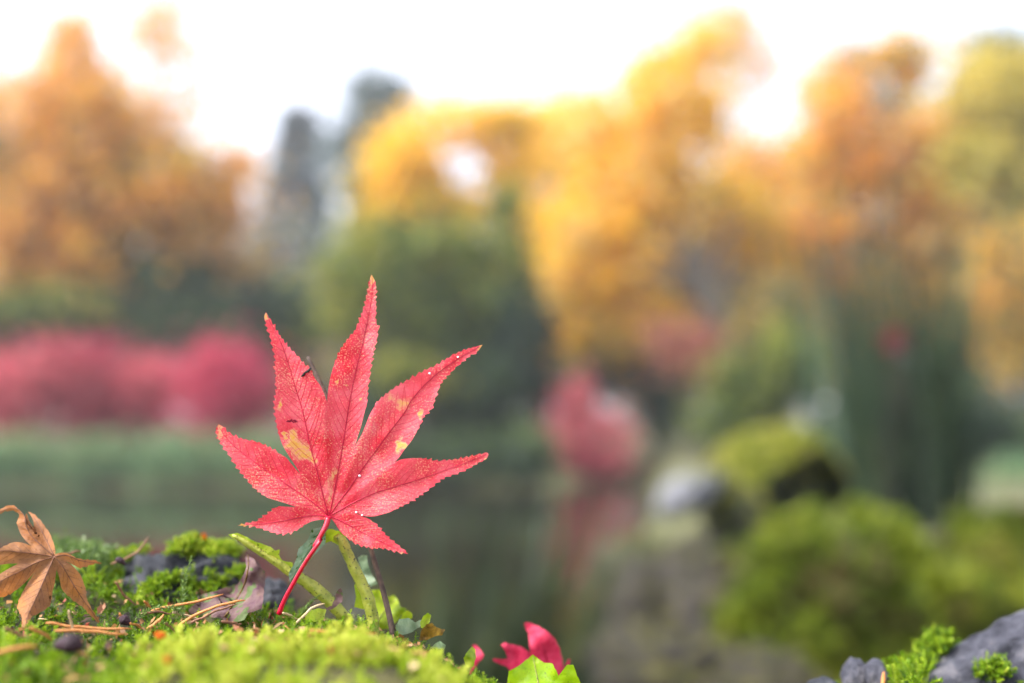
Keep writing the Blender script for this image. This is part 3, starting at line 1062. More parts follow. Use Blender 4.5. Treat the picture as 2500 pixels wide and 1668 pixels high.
pb, nb = ground_points(11000, -.21, .22, -.04, .15, rsm)
lb = np.array([noise.fractal((p[0] * 95, p[1] * 95, 1.7), .8, 2.0, 3) for p in pb])
kb = (lb > -.35) & (rsm.uniform(size=len(pb)) < .75)
pb, nb, lb = pb[kb], nb[kb], lb[kb]
pb[:, 2] += (lb - .5) * .003 - .001
scatter_moss('moss_carpet', 'yellow-green moss on the near slope of the boulder below the bright cushion', pb, nb, rsm.uniform(.9, 1.5, len(pb)), np.clip(.66 + .3 * lb + rsm.normal(size=len(pb)) * .08, 0, 1), PC, M_MOSS, rsm)
scatter_moss('moss_carpet', 'bright yellow-green moss cushion spreading in front of the red leaf', pts[isf], N[isf], sc_[isf], tint[isf], PC, M_MOSS, rsm)
scatter_moss('moss_carpet', 'darker feathery green moss around the brown leaf and the litter', pts[~isf], N[~isf], sc_[~isf], tint[~isf], PF + PC[:2], M_MOSS, rsm, .62)
print('moss shoots', len(pts))


def on_rock(obj, test, nn, rs):
    me = obj.data
    me.calc_loop_triangles()
    vs = np.empty(len(me.vertices) * 3, np.float32)
    me.vertices.foreach_get('co', vs)
    vs = vs.reshape(-1, 3) + np.array(obj.location)
    tr = np.array([t.vertices[:] for t in me.loop_triangles])
    a, b_, c = vs[tr[:, 0]], vs[tr[:, 1]], vs[tr[:, 2]]
    cr = np.cross(b_ - a, c - a)
    ar = np.linalg.norm(cr, axis=1)
    k = rs.choice(len(tr), nn, p=ar / ar.sum())
    u, v = rs.uniform(size=nn), rs.uniform(size=nn)
    f = u + v > 1
    u[f], v[f] = 1 - u[f], 1 - v[f]
    p = a[k] + u[:, None] * (b_ - a)[k] + v[:, None] * (c - a)[k]
    nm = (cr / ar[:, None])[k]
    q = unproject(p)
    ok = test(q, nm, p)
    return p[ok], nm[ok] * .6 + np.array([0, 0, .5])


def spots(lst):
    def f(q, nm, p):
        m = np.zeros(len(q), bool)
        for (x, y, rx, ry) in lst:
            rr = ((q[:, 0] - x) / rx) ** 2 + ((q[:, 1] - y) / ry) ** 2
            m |= rr < 1
        nz = np.array([noise.noise((a[0] * 120, a[1] * 120, a[2] * 120)) for a in p])
        p += nm * (np.clip(nz, 0, .6) * .0045)[:, None]
        return m & (nm[:, 2] > -.1) & (nz > np.where(q[:, 1] < 1375, -.28, -.02))
    return f


p1, n1 = on_rock(ROCKS[0], spots([(395, 1340, 125, 17), (550, 1347, 48, 16), (500, 1356, 60, 10), (470, 1432, 80, 22), (350, 1448, 80, 22), (292, 1375, 26, 46), (560, 1418, 45, 16), (240, 1400, 50, 70)]), 26000, rsm)
t1 = np.clip(.62 + .0016 * (1380 - unproject(p1)[:, 1]) + rsm.normal(size=len(p1)) * .12, 0, 1)
scatter_moss('moss_cushion', 'yellow-green moss cushions on top of the dark grey stone', p1, n1, rsm.uniform(.35, .65, len(p1)), t1, PC, M_MOSS, rsm)
p2, n2 = on_rock(ROCKS[2], spots([(2225, 1620, 50, 36), (2290, 1592, 45, 14), (2430, 1662, 50, 14)]), 26000, rsm)
scatter_moss('moss_tuft', 'green moss tuft at the foot of the ridged lilac-grey stone', p2, n2, rsm.uniform(.5, .95, len(p2)), np.clip(.5 + rsm.normal(size=len(p2)) * .15, 0, 1), PC + PF[:2], M_MOSS, rsm)
pt, nt_ = ground_points(3000, -.02, .2, .25, .33, rsm)
q = unproject(pt)
k = (((q[:, 0] - 2225) / 55) ** 2 + ((q[:, 2] - .287) / .02) ** 2 < 1)
pt, nt_ = pt[k], nt_[k]
pt[:, 2] += .004
scatter_moss('moss_tuft', 'green moss tuft wedged between the pebbles and the ridged stone', pt, nt_, rsm.uniform(.8, 1.3, len(pt)), np.clip(.55 + rsm.normal(size=len(pt)) * .14, 0, 1), PC + PF[:2], M_MOSS, rsm)
# mossy growth on the mounds and the boulder crown
def tuft_proto(rs):
    V, F = [], []
    for i in range(7):
        a, e = rs.uniform(0, 6.28), rs.uniform(.3, 1.3)
        d = np.array([math.cos(a) * math.cos(e), math.sin(a) * math.cos(e), math.sin(e)])
        s_ = np.cross(d, rs.normal(size=3))
        s_ /= np.linalg.norm(s_)
        L_ = rs.uniform(.012, .024)
        V += [d * 0, d * L_ * .5 + s_ * L_ * .22, d * L_, d * L_ * .5 - s_ * L_ * .22]
        F.append((4 * i, 4 * i + 1, 4 * i + 2, 4 * i + 3))
    return np.array(V), np.array(F)


TP = [tuft_proto(rsm) for _ in range(4)]
M_COVER = foliage('mound_growth', [S(112, 84, 58), S(68, 80, 30), S(94, 112, 22), S(128, 138, 34), S(152, 152, 58), S(160, 152, 90)], .35, .6)
for o_, lab_, cnt in zip(COVER, ['mottled olive growth over the wide moss mound', 'mottled olive growth over the smaller moss mound', 'yellowish moss over the crown of the arched boulder'], (5200, 3600, 2600)):
    def tst(q, nm, p):
        nz = np.array([noise.fractal((a[0] * 9, a[1] * 9, a[2] * 9), .8, 2, 3) for a in p])
        tst.nz = nz
        return (nm[:, 2] > (.35 if 'crown' in lab_ else -.25)) & (nz > -.45)
    pc, nc_ = on_rock(o_, tst, cnt, rsm)
    tz = np.array([noise.fractal((a[0] * 7 + 5, a[1] * 7, a[2] * 7), .8, 2, 3) for a in pc])
    base_t = .78 if 'crown' in lab_ else .5
    scatter_moss('mound_moss', lab_, pc, nc_, rsm.uniform(.7, 1.5, len(pc)), np.clip(base_t + tz * .45 + rsm.normal(size=len(pc)) * .12, 0, 1), TP, M_COVER, rsm, .3)
# pale wiry moss at the crest behind the brown leaf
pw, nw = ground_points(9000, -.16, -.09, .262, .33, rsm)
q = unproject(pw)
k = (q[:, 0] > 120) & (q[:, 0] < 270) & (q[:, 1] < 1430) & (rsm.uniform(size=len(q)) < .3)
pw, nw = pw[k], nw[k]
pw[:, 2] += .0015
scatter_moss('wiry_moss', 'pale wiry moss on the crest behind the brown leaf', pw, nw, rsm.uniform(.7, 1.15, len(pw)), np.clip(.35 + rsm.normal(size=len(pw)) * .22, 0, 1), PS, M_MOSSPALE, rsm)


# ================================================================= RED MAPLE LEAF
def red_leaf():
    A1 = lambda a: z2(a, 500, 640, 3.264)
    A2 = lambda a: z2(a, 500, 980, 3.264)
    rs = np.random.default_rng(5)
    base = A2([(988, 915)])[0]
    Mg = [  # margins in order round the leaf: (points, runs to tip?)
        (A2([(985, 938), (965, 942), (910, 945), (850, 958), (790, 988), (745, 1018), (690, 1045), (625, 1057), (560, 1050), (500, 1030), (430, 1008), (345, 993), (262, 990)]), True),
        (A2([(262, 990), (345, 968), (400, 960), (440, 935), (485, 905), (540, 862), (590, 838), (650, 840), (730, 843)]), False),
        (A2([(730, 843), (650, 815), (570, 790), (495, 765), (430, 720), (380, 675), (320, 605), (270, 545), (220, 470), (195, 430), (150, 370), (115, 310), (92, 260), (90, 215), (110, 182)]), True),
        (A2([(110, 182), (150, 205), (190, 250), (250, 280), (320, 305), (400, 320), (470, 345), (540, 380), (600, 420), (650, 450), (690, 500), (725, 540), (760, 580)]), False),
        (np.vstack([A2([(760, 580), (735, 535), (700, 480), (660, 420), (625, 360), (605, 310), (590, 260), (575, 200), (562, 130), (555, 60)]),
                    A1([(553, 1130), (560, 1060), (572, 1010), (562, 960), (568, 900), (555, 850), (560, 780), (545, 700), (535, 660), (520, 590), (500, 540), (482, 470), (475, 430), (488, 400)])]), True),
        (A1([(488, 400), (510, 440), (540, 490), (570, 540), (600, 590), (640, 645), (690, 700), (740, 750), (790, 810), (830, 840), (850, 870), (880, 930), (915, 975), (945, 1035), (965, 1090), (976, 1118)]), False),
        (A1([(976, 1118), (977, 1080), (985, 1000), (1000, 920), (1020, 850), (1045, 780), (1075, 710), (1110, 655), (1150, 600), (1190, 555), (1215, 505), (1245, 430), (1270, 350), (1290, 265), (1303, 190), (1315, 140), (1327, 98)]), True),
        (np.vstack([A1([(1327, 98), (1345, 130), (1358, 160), (1365, 220), (1362, 290), (1365, 380), (1360, 440), (1365, 480), (1382, 520), (1378, 575), (1365, 640), (1340, 740), (1325, 830), (1312, 930), (1300, 1000), (1295, 1080), (1290, 1140)]),
                    A2([(1280, 60), (1265, 120), (1245, 200), (1222, 270), (1205, 330), (1193, 368)])]), False),
        (np.vstack([A2([(1193, 368), (1215, 325), (1250, 265), (1275, 205), (1300, 140), (1325, 85), (1350, 45)]),
                    A1([(1360, 1130), (1400, 1090), (1460, 1040), (1530, 990), (1600, 950), (1670, 910), (1760, 860), (1850, 820), (1930, 770), (2000, 730), (2060, 705), (2120, 685), (2215, 658)])]), True),
        (np.vstack([A1([(2215, 658), (2170, 715), (2110, 750), (2060, 790), (2010, 830), (1970, 870), (1930, 910), (1880, 970), (1850, 1050), (1828, 1110)]),
                    A2([(1815, 45), (1780, 90), (1740, 130), (1720, 180), (1690, 240), (1650, 310), (1610, 360), (1580, 400), (1545, 450), (1508, 490)])]), False),
        (A2([(1508, 490), (1560, 465), (1620, 455), (1700, 452), (1770, 460), (1850, 475), (1920, 470), (1980, 465), (2040, 455), (2110, 440), (2180, 425), (2245, 408), (2262, 425)]), True),
        (A2([(2262, 425), (2240, 460), (2180, 490), (2100, 535), (2010, 575), (1920, 605), (1860, 640), (1820, 675), (1760, 720), (1700, 760), (1640, 800), (1560, 840), (1480, 880), (1400, 905), (1340, 918), (1280, 915), (1240, 902), (1200, 888)]), False),
        (A2([(1200, 888), (1260, 917), (1310, 940), (1360, 975), (1395, 1010), (1430, 1050), (1470, 1090), (1520, 1130), (1570, 1170), (1620, 1217)]), True),
        (A2([(1620, 1217), (1560, 1205), (1490, 1190), (1420, 1170), (1350, 1172), (1290, 1160), (1230, 1145), (1180, 1120), (1140, 1090), (1090, 1050), (1060, 1010), (1035, 970), (1010, 938), (998, 935)]), False)]
    out = []
    for i, (mg, tt) in enumerate(Mg):
        # outline runs clockwise on screen (y down): outward = left of travel
        s = serrate(mg, tt, -1 if tt else 1, rs)
        out.append(s[:-1])
    out = np.vstack(out)
    V2, T = sheet(out, 6.0, .3, 3)
    B = base
    veins = [np.vstack([[B], A2([(880, 908), (760, 925), (640, 948), (520, 968), (430, 975), (330, 983)])]),
             np.vstack([[B], A2([(880, 820), (760, 735), (640, 655), (520, 570), (400, 485), (300, 410), (220, 345), (150, 265), (115, 205)])]),
             np.vstack([[B], A2([(950, 790), (910, 620), (870, 470), (830, 320), (800, 170), (765, 30)]), A1([(745, 1080), (700, 930), (655, 780), (610, 650), (560, 550), (520, 480), (492, 415)])]),
             np.vstack([[B], A2([(1015, 800), (1050, 620), (1080, 460), (1110, 280), (1135, 120)]), A1([(1150, 1130), (1185, 950), (1220, 800), (1260, 640), (1290, 500), (1320, 340), (1335, 220), (1333, 120)])]),
             np.vstack([[B], A2([(1070, 800), (1160, 680), (1270, 520), (1380, 370), (1500, 210), (1600, 80)]), A1([(1640, 1110), (1740, 990), (1850, 890), (1960, 810), (2080, 735), (2190, 675)])]),
             np.vstack([[B], A2([(1080, 865), (1180, 808), (1320, 745), (1480, 690), (1640, 645), (1800, 590), (1950, 535), (2080, 490), (2240, 425)])]),
             np.vstack([[B], A2([(1060, 940), (1140, 980), (1240, 1035), (1340, 1085), (1450, 1140), (1600, 1210)])])]
    tipd = [.004, .006, .004, .007, .001, -.006, -.005]     # how far each lobe tip leans away (+) or forward (-)

    def depth(pts):
        pts = np.asarray(pts, float)
        best = np.full(len(pts), 1e9)
        lean = np.zeros(len(pts))
        wsum = np.zeros(len(pts))
        for v, td in zip(veins, tipd):
            dd, par, side = seg_dist(pts, v)
            wgt = 1 / (dd + 6) ** 3
            lean += wgt * td * par ** 1.6
            wsum += wgt
            best = np.minimum(best, dd)
        mm = FOCUS / F_PX
        fold = -.42 * (np.sqrt(best ** 2 + 4 ** 2) - 4) * mm
        rip = np.array([noise.noise((p[0] * .018, p[1] * .018, 2.2)) for p in pts]) * .0007
        rr = np.hypot(pts[:, 0] - B[0], pts[:, 1] - B[1])
        dep = FOCUS + lean / wsum + fold + rip * np.clip(rr / 120, 0, 1) + .0004
        return dep

    k = NT('red_leaf')
    uv = k.n('ShaderNodeUVMap', uv_map='photo')
    v = uv.outputs[0]
    big = k.noise(v, 40, 4, .6)
    c = k.ramp(big, [(.35, S(212, 34, 52)), (.5, S(228, 62, 80)), (.68, S(238, 100, 114))])
    # pale pink bloom, fine sandy speckle
    sp1 = k.noise(v, 560, 3, .75)
    spm = k.noise(v, 26, 3, .6)
    thr = k.math('ADD', sp1, k.math('MULTIPLY', k.math('SUBTRACT', spm, .5), .35))
    f1 = k.ramp(thr, [(.545, (0, 0, 0, 1)), (.66, (1, 1, 1, 1))])
    c = k.mix(k.math('MULTIPLY', f1, .8), c, S(244, 176, 140))
    pinkf = k.ramp(k.noise(v, 14, 2, .5), [(.46, (0, 0, 0, 1)), (.66, (1, 1, 1, 1))])
    c = k.mix(k.math('MULTIPLY', pinkf, .35), c, S(240, 110, 120))
    # yellow patches where the leaf has turned

    def patch(px, py, rx, ry, amt=1.0):
        mp = k.n('ShaderNodeMapping')
        mp.vector_type = 'POINT'
        mp.inputs['Location'].default_value = (-px / rx, -py / ry, 0)
        mp.inputs['Scale'].default_value = (2500.0 / rx, 2500.0 / ry, 0)
        k.l(v, mp.inputs[0])
        ln = k.n('ShaderNodeVectorMath', operation='LENGTH')
        k.l(mp.outputs[0], ln.inputs[0])
        return k.math('MULTIPLY', k.math('SUBTRACT', 1.0, ln.outputs['Value'], True), amt, True)
    wv = k.n('ShaderNodeTexNoise')
    wv.inputs['Scale'].default_value = 75
    wv.inputs['Detail'].default_value = 4
    k.l(v, wv.inputs['Vector'])
    wa = k.n('ShaderNodeVectorMath', operation='SUBTRACT')
    k.l(wv.outputs['Color'], wa.inputs[0])
    wa.inputs[1].default_value = (.5, .5, .5)
    ws_ = k.n('ShaderNodeVectorMath', operation='SCALE')
    k.l(wa.outputs[0], ws_.inputs[0])
    ws_.inputs['Scale'].default_value = .028
    wb = k.n('ShaderNodeVectorMath', operation='ADD')
    k.l(v, wb.inputs[0])
    k.l(ws_.outputs[0], wb.inputs[1])
    v0, v = v, wb.outputs[0]
    tot = None
    for a in [(722, 1086, 34, 34, 1.3), (745, 1112, 34, 26, 1.5), (715, 1065, 18, 20, 1.2), (695, 1062, 12, 10, 1.3), (812, 1165, 12, 44, .9), (808, 1205, 12, 50, .6), (980, 1088, 22, 18, 1.6),
              (1030, 1015, 12, 22, 1.4), (988, 985, 30, 24, .8), (955, 975, 30, 20, .7), (680, 985, 14, 18, 1.5), (886, 975, 10, 10, 1.2), (820, 935, 9, 9, 1.1), (850, 940, 7, 7, 1.1), (760, 1125, 14, 8, 1.4),
              (1175, 850, 16, 12, 1.2), (907, 678, 9, 20, 1.6), (652, 768, 7, 14, 1.2), (1188, 1112, 9, 9, 1.4), (985, 1352, 14, 10, 1.6), (596, 1283, 20, 7, 1.6), (536, 1045, 14, 24, .8), (1010, 1105, 60, 30, .25)]:
        t = patch(*a)
        tot = t if tot is None else k.math('MAXIMUM', tot, t)
    py_ = k.math('ADD', tot, k.math('MULTIPLY', k.math('SUBTRACT', k.noise(v, 150, 8, .85), .52), 2.2))
    halo = k.ramp(py_, [(.15, (0, 0, 0, 1)), (.75, (.8, .8, .8, 1))])
    core = k.ramp(py_, [(.45, (0, 0, 0, 1)), (1.0, (.9, .9, .9, 1))])
    on = k.ramp(tot, [(.02, (0, 0, 0, 1)), (.35, (1, 1, 1, 1))])
    c = k.mix(k.math('MULTIPLY', halo, on), c, S(236, 186, 140))
    c = k.mix(k.math('MULTIPLY', core, on), c, S(228, 166, 60))
    bruise = patch(708, 1028, 18, 9, 1.4)
    v = v0
    c = k.mix(k.ramp(k.math('ADD', bruise, k.math('MULTIPLY', k.math('SUBTRACT', k.noise(v, 200, 3), .5), .8)), [(.35, (0, 0, 0, 1)), (.6, (1, 1, 1, 1))]), c, S(120, 14, 40))
    mat = k.finish(c, .42, .56, bump=k.noise(v, 420, 4, .6), bump_d=.00035, spec=.45)
    tc = mat.node_tree
    foot = P(682, 1502, FOCUS + .001)
    root = empty('maple_leaf', foot, 'upright seven-lobed red maple leaf with yellow blotches standing on its stalk', 'leaf')
    link('blade', sheet_mesh('blade', V2, T, depth(V2), mat), root)
    mv = plain('red_vein', S(168, 14, 50), S(192, 24, 62), 300, .45)
    for vv in veins:
        ln = smooth_line(vv, 26)
        dp = depth(ln) - .00012
        pts = PA(ln, dp)
        tube('vein', pts, np.linspace(.00017, .00006, len(pts)), mv, root, 6)
    side_veins(root, veins, out, depth, plain('red_side_vein', S(196, 30, 56), S(210, 46, 66), 300, .45), .00007, rs)
    ms = plain('red_stalk', S(176, 6, 40), S(206, 20, 56), 120, .35, 0, .5)
    st = np.vstack([A2([(985, 922), (968, 985), (935, 1050), (902, 1108), (870, 1165)]), z2([(1290, 222), (1230, 312), (1170, 400), (1110, 500), (1060, 590), (1010, 680), (972, 760), (945, 835)], 400, 1250, 3.357)])
    sl = smooth_line(st, 30)
    dpt = FOCUS - .0006 + np.interp(np.linspace(0, 1, 30), [0, .15, .5, 1], [0, -.0016, -.0024, .0012])
    rr = np.interp(np.linspace(0, 1, 30), [0, .06, .2, .6, .92, 1], [.00075, .00072, .00056, .00050, .00058, .0007])
    tube('leaf_stalk', PA(sl, dpt), rr, ms, root, 10)
    return depth





def inside_poly(pts, o):
    x, y = pts[:, 0], pts[:, 1]
    ins = np.zeros(len(pts), bool)
    for (x1, y1), (x2, y2) in zip(o, np.roll(o, -1, 0)):
        c = ((y1 > y) != (y2 > y))
        ins ^= c & (x < (x2 - x1) * (y - y1) / (y2 - y1 + 1e-12) + x1)
    return ins


def side_veins(root, veins, outline, dfun, mat, rad, rs, step=24, off=.00006):
    V, F = [], []
    for v in veins:
        p, q_, L = resample(v, 2.0)
        t = np.gradient(p, axis=0)
        t /= np.linalg.norm(t, axis=1)[:, None]
        s_ = 40.0
        while s_ < L * .93:
            i_ = min(len(p) - 1, int(s_ / 2))
            for sg in (-1, 1):
                nn_ = np.array([-t[i_, 1], t[i_, 0]]) * sg
                u_ = np.arange(0, 110, 3.0)
                path = p[i_] + np.outer(u_, t[i_] * .75 + nn_ * .65) + np.outer(u_ ** 2 / 260, t[i_])
                ins = inside_poly(path[1:], outline)
                dv = np.min([seg_dist(path[1:], w_)[0] if w_ is not v else np.full(len(path) - 1, 1e9) for w_ in veins], axis=0)
                own = seg_dist(path[1:], v)[0]
                ok = ins & (own < dv * .92)
                e_ = len(ok) if ok.all() else int(np.argmin(ok))
                e_ = int(e_ * .9)
                if e_ < 3:
                    continue
                ln = path[:e_ + 1]
                pv, pf = tube_data(PA(ln, dfun(ln) - off), np.linspace(rad, rad * .4, len(ln)), 4, 1, False)
                o_ = len(V)
                V += [tuple(a) for a in pv]
                F += [tuple(b_ + o_ for b_ in f_) for f_ in pf]
            s_ += step * rs.uniform(.75, 1.3)
    me = bpy.data.meshes.new('side_vein')
    me.from_pydata(V, [], F)
    me.materials.append(mat)
    o_ = link('side_vein', me, root)
    o_['kind'] = 'stuff'


red_depth = red_leaf()


def bead(name, label, px, py, d, r, mat, cat, group=None, sq=(1, 1, 1)):
    bm = bmesh.new()
    bmesh.ops.create_icosphere(bm, subdivisions=3, radius=r)
    for v in bm.verts:
        v.co = Vector((v.co.x * sq[0], v.co.y * sq[1], v.co.z * sq[2])) * (1 + .12 * noise.noise(v.co / r * 1.2 + Vector((px, py, 0))))
    me = bpy.data.meshes.new(name)
    bm.to_mesh(me)
    bm.free()
    for p in me.polygons:
        p.use_smooth = True
    me.materials.append(mat)
    o = bpy.data.objects.new(name, me)
    col.objects.link(o)
    o.location = Vector(P(px, py, d))
    return tag(o, label, cat, group)


kk = NT('dew')
pw_ = kk.n('ShaderNodeBsdfPrincipled')
pw_.inputs['Base Color'].default_value = (.95, .96, 1, 1)
pw_.inputs['Roughness'].default_value = .12
pw_.inputs['Transmission Weight'].default_value = .35
pw_.inputs['IOR'].default_value = 1.33
kk.l(pw_.outputs[0], kk.out.inputs[0])
M_DEW = kk.m
for px, py, r, lab in [(878, 1162, .00034, 'bright dew drop on the red leaf near its centre, between two right-hand lobes'), (870, 1251, .0003, 'dew drop at the notch above the lowest lobe of the red leaf'),
                       (884, 1258, .00026, 'smaller dew drop just beside the notch drop on the red leaf'), (1049, 912, .0003, 'dew drop on the upper edge of the slanting red leaf lobe'),
                       (1118, 872, .00028, 'dew drop near the tip of the slanting red leaf lobe')]:
    bead('dew_drop', lab, px, py, float(red_depth([(px, py)])[0]) - .0003, r, M_DEW, 'drop', 'dew drops on the red leaf')



# ================================================================= OTHER LEAVES (traced, each with its own bend)
def vein_part(root, line, dfun, r, mat, off=.00012):
    ln = smooth_line(line, 20)
    tube('vein', PA(ln, dfun(ln) - off), np.linspace(r, r * .35, 20), mat, root, 6)


def brown_leaf():
    Z3 = lambda a: z2(a, 0, 1200, 3.92)
    rs = np.random.default_rng(15)
    Mg = [
        ([(555, 648), (600, 650), (650, 672), (710, 707), (760, 728), (830, 715), (900, 692), (975, 690)], None),
        ]
    seq = [  # clockwise from the sinus between right lobe and top lobe
        ([(528, 600), (570, 588), (620, 588), (660, 600), (740, 640), (820, 655), (900, 660), (978, 690)], True),
        ([(978, 690), (900, 694), (830, 717), (760, 730), (710, 707), (660, 682), (625, 665)], False),
        ([(625, 665), (690, 710), (740, 760), (775, 810), (805, 890), (825, 960), (828, 1020), (850, 1070), (880, 1130), (920, 1190), (950, 1240), (966, 1282)], True),
        ([(966, 1282), (910, 1230), (850, 1172), (800, 1112), (740, 1072), (680, 1022), (630, 980), (590, 930), (575, 860), (560, 800), (540, 752)], False),
        ([(540, 752), (531, 820), (522, 890), (502, 960), (495, 1030), (468, 1100), (400, 1150), (340, 1180), (300, 1205), (272, 1255), (240, 1325)], True),
        ([(240, 1325), (208, 1285), (214, 1220), (192, 1170), (168, 1100), (190, 1020), (230, 940), (275, 860), (330, 775)], False),
        ([(330, 775), (270, 840), (200, 910), (130, 960), (60, 1000), (-20, 1020), (-120, 1040), (-230, 1060)], True),
        ([(-230, 1060), (-180, 960), (-100, 870), (0, 790), (90, 735), (172, 690)], False),
        ([(172, 690), (80, 692), (0, 702), (-80, 690), (-190, 650)], True),
        ([(-190, 650), (-90, 590), (0, 545), (50, 520), (95, 498), (150, 483), (230, 495), (302, 525)], False),
        ([(302, 525), (240, 465), (200, 410), (175, 350), (163, 300), (172, 262), (186, 240), (170, 205), (130, 184), (60, 188), (0, 214), (-60, 260)], True),
        ([(-60, 260), (-10, 185), (40, 150), (105, 132), (150, 148), (195, 190), (238, 240), (252, 205), (280, 280), (322, 350)], False),
        ([(322, 350), (322, 300), (300, 240), (262, 190)], True),
        ([(262, 190), (315, 214), (365, 255), (405, 300), (440, 350), (475, 400), (495, 450), (515, 500), (530, 560), (528, 600)], False)]
    out = []
    for pts, tt in seq:
        short = len(pts) < 5
        out.append(serrate(Z3(pts), tt, -1 if tt else 1, rs, (12, 22), 0 if short else 2.6, 2.2, .3, .95)[:-1])
    out = np.vstack(out)[::-1]
    V2, T = sheet(out, 6.0, .3, 4)
    c = (520, 622)
    veins = [Z3([c, (640, 612), (760, 660), (880, 680), (950, 686)]), Z3([c, (600, 720), (690, 870), (790, 1030), (880, 1150), (955, 1270)]),
             Z3([c, (460, 760), (390, 920), (320, 1070), (270, 1180), (240, 1300)]), Z3([c, (330, 690), (180, 770), (0, 865), (-200, 1040)]),
             Z3([c, (360, 600), (180, 580), (0, 570), (-170, 640)]), Z3([c, (400, 520), (290, 410), (245, 310), (235, 240), (180, 175), (90, 160), (-40, 215)]),
             Z3([c, (460, 500), (390, 360), (330, 260), (275, 195)])]
    tipd = [.004, .002, -.016, -.012, -.006, .006, .010]

    def depth(pts):
        pts = np.asarray(pts, float)
        best = np.full(len(pts), 1e9)
        lean = np.zeros(len(pts))
        ws = np.zeros(len(pts))
        for v, td in zip(veins, tipd):
            dd, par, side = seg_dist(pts, v)
            wg = 1 / (dd + 6) ** 3
            lean += wg * td * par ** 1.3
            ws += wg
            best = np.minimum(best, dd)
        mm = FOCUS / F_PX
        return .258 + lean / ws + .55 * (np.sqrt(best ** 2 + 9) - 3) * mm + np.array([noise.noise((p[0] * .03, p[1] * .03, 5)) for p in pts]) * .0008

    k = NT('brown_leaf')
    v = k.n('ShaderNodeUVMap', uv_map='photo').outputs[0]
    cc = k.ramp(k.noise(v, 34, 5, .6), [(.3, S(116, 74, 48)), (.5, S(158, 108, 70)), (.7, S(186, 124, 66))])
    cc = k.mix(k.ramp(k.noise(v, 16, 3), [(.5, (0, 0, 0, 1)), (.66, (.7, .7, .7, 1))]), cc, S(184, 110, 40))
    cc = k.mix(k.ramp(k.noise(v, 330, 3, .7), [(.60, (0, 0, 0, 1)), (.68, (.75, .75, .75, 1))]), cc, S(96, 56, 30))
    m = k.finish(cc, .55, .35, bump=k.noise(v, 240, 5, .65), bump_d=.0006, spec=.35)
    root = empty('maple_leaf', P(240 / 3.92, 1200 + 1320 / 3.92, .243), 'dry curled tan-brown maple leaf lying on the moss', 'leaf')
    link('blade', sheet_mesh('blade', V2, T, depth(V2), m), root)
    mv = plain('brown_vein', S(96, 58, 38), S(120, 76, 50), 300, .6)
    for vv in veins:
        vein_part(root, vv, depth, .00017, mv, .00004)
    side_veins(root, veins, out, depth, mv, .00007, rs, 20, .00002)


brown_leaf()


def traced_leaf(name, label, cat, outline, dctrl, mat, vein=None, vmat=None, vr=.0003, ripple=.0006, grid=6.0, group=None, seed=1, smooth_edge=True, bow=0.0):
    """sheet from a traced outline; depth interpolated from (px, py, d) control readings"""
    o = np.asarray(outline, float)
    cl = np.vstack([o, o[:1]])
    if smooth_edge:
        p, q_, L = resample(cl, 3.0)
        rr = np.array([noise.noise((a * .11, seed * 2.3, 0)) for a in q_]) * 1.6
        t = np.gradient(p, axis=0)
        t /= np.linalg.norm(t, axis=1)[:, None] + 1e-9
        p = p + np.stack([-t[:, 1], t[:, 0]], -1) * rr[:, None]
        p = p[:-1]
    else:
        p = o
    area = np.sum(p[:, 0] * np.roll(p[:, 1], -1) - np.roll(p[:, 0], -1) * p[:, 1])
    if area < 0:
        p = p[::-1]
    V2, T = sheet(p, grid, .3, seed)
    dc = np.asarray(dctrl, float)

    def depth(pts):
        pts = np.asarray(pts, float)
        r2 = ((pts[:, None] - dc[None, :, :2]) ** 2).sum(2) + 60
        wg = 1 / r2 ** 1.2
        d = (wg * dc[None, :, 2]).sum(1) / wg.sum(1)
        if vein is not None and bow:
            d = d + bow * seg_dist(pts, vein)[0] * FOCUS / F_PX
        return d + np.array([noise.noise((a[0] * .04, a[1] * .04, seed)) for a in pts]) * ripple
    lowest = p[np.argmax(p[:, 1])]
    root = empty(name, P(lowest[0], lowest[1], float(depth([lowest])[0])), label, cat, group)
    link('blade', sheet_mesh('blade', V2, T, depth(V2), mat), root)
    if vein is not None and vmat is not None:
        vein_part(root, vein, depth, vr, vmat)
    return root, depth


Z4 = lambda a: z2(a, 400, 1250, 3.357)
Z5 = lambda a: z2(a, 1000, 1380, 3.357)
M_GREEN1 = plain('leaf_spotted', S(128, 156, 20), S(172, 184, 56), 420, .4, .4, .5, .0003, (S(30, 30, 8), 1500, .655))
M_STEM1 = plain('stem_spotted', S(112, 124, 30), S(168, 170, 66), 420, .4, .0, .5, .0003, (S(36, 30, 10), 1300, .64))
M_GREYLEAF = plain('leaf_glossy_grey', S(86, 116, 88), S(136, 156, 134), 400, .22, .25, .8, .0005, (S(46, 84, 20), 700, .60))
M_PURPLE = plain('leaf_purple', S(92, 60, 74), S(128, 104, 92), 300, .6, .35, .25, .0004, (S(90, 104, 60), 220, .55))
M_YGREEN = plain('leaf_yellow_green', S(120, 148, 18), S(172, 186, 44), 380, .45, .5, .4, .0003)
M_LIMEL = plain('leaf_lime_near', S(140, 184, 8), S(176, 208, 14), 380, .4, .5, .45, .0003, (S(60, 84, 10), 2200, .68))
M_PALE = plain('leaf_pale', S(92, 118, 82), S(146, 162, 130), 320, .45, .4, .4, .0003)
M_PINKL = plain('leaf_pink_near', S(186, 26, 62), S(222, 70, 104), 420, .5, .4, .35, .0005, (S(120, 30, 50), 1400, .68))
M_BROWNC = plain('leaf_brown_curl', S(70, 46, 20), S(150, 118, 40), 400, .5, .3, .4, .0004)
M_TWIG = plain('twig_bark', S(52, 40, 36), S(96, 78, 66), 500, .7, 0, .3, .0004)

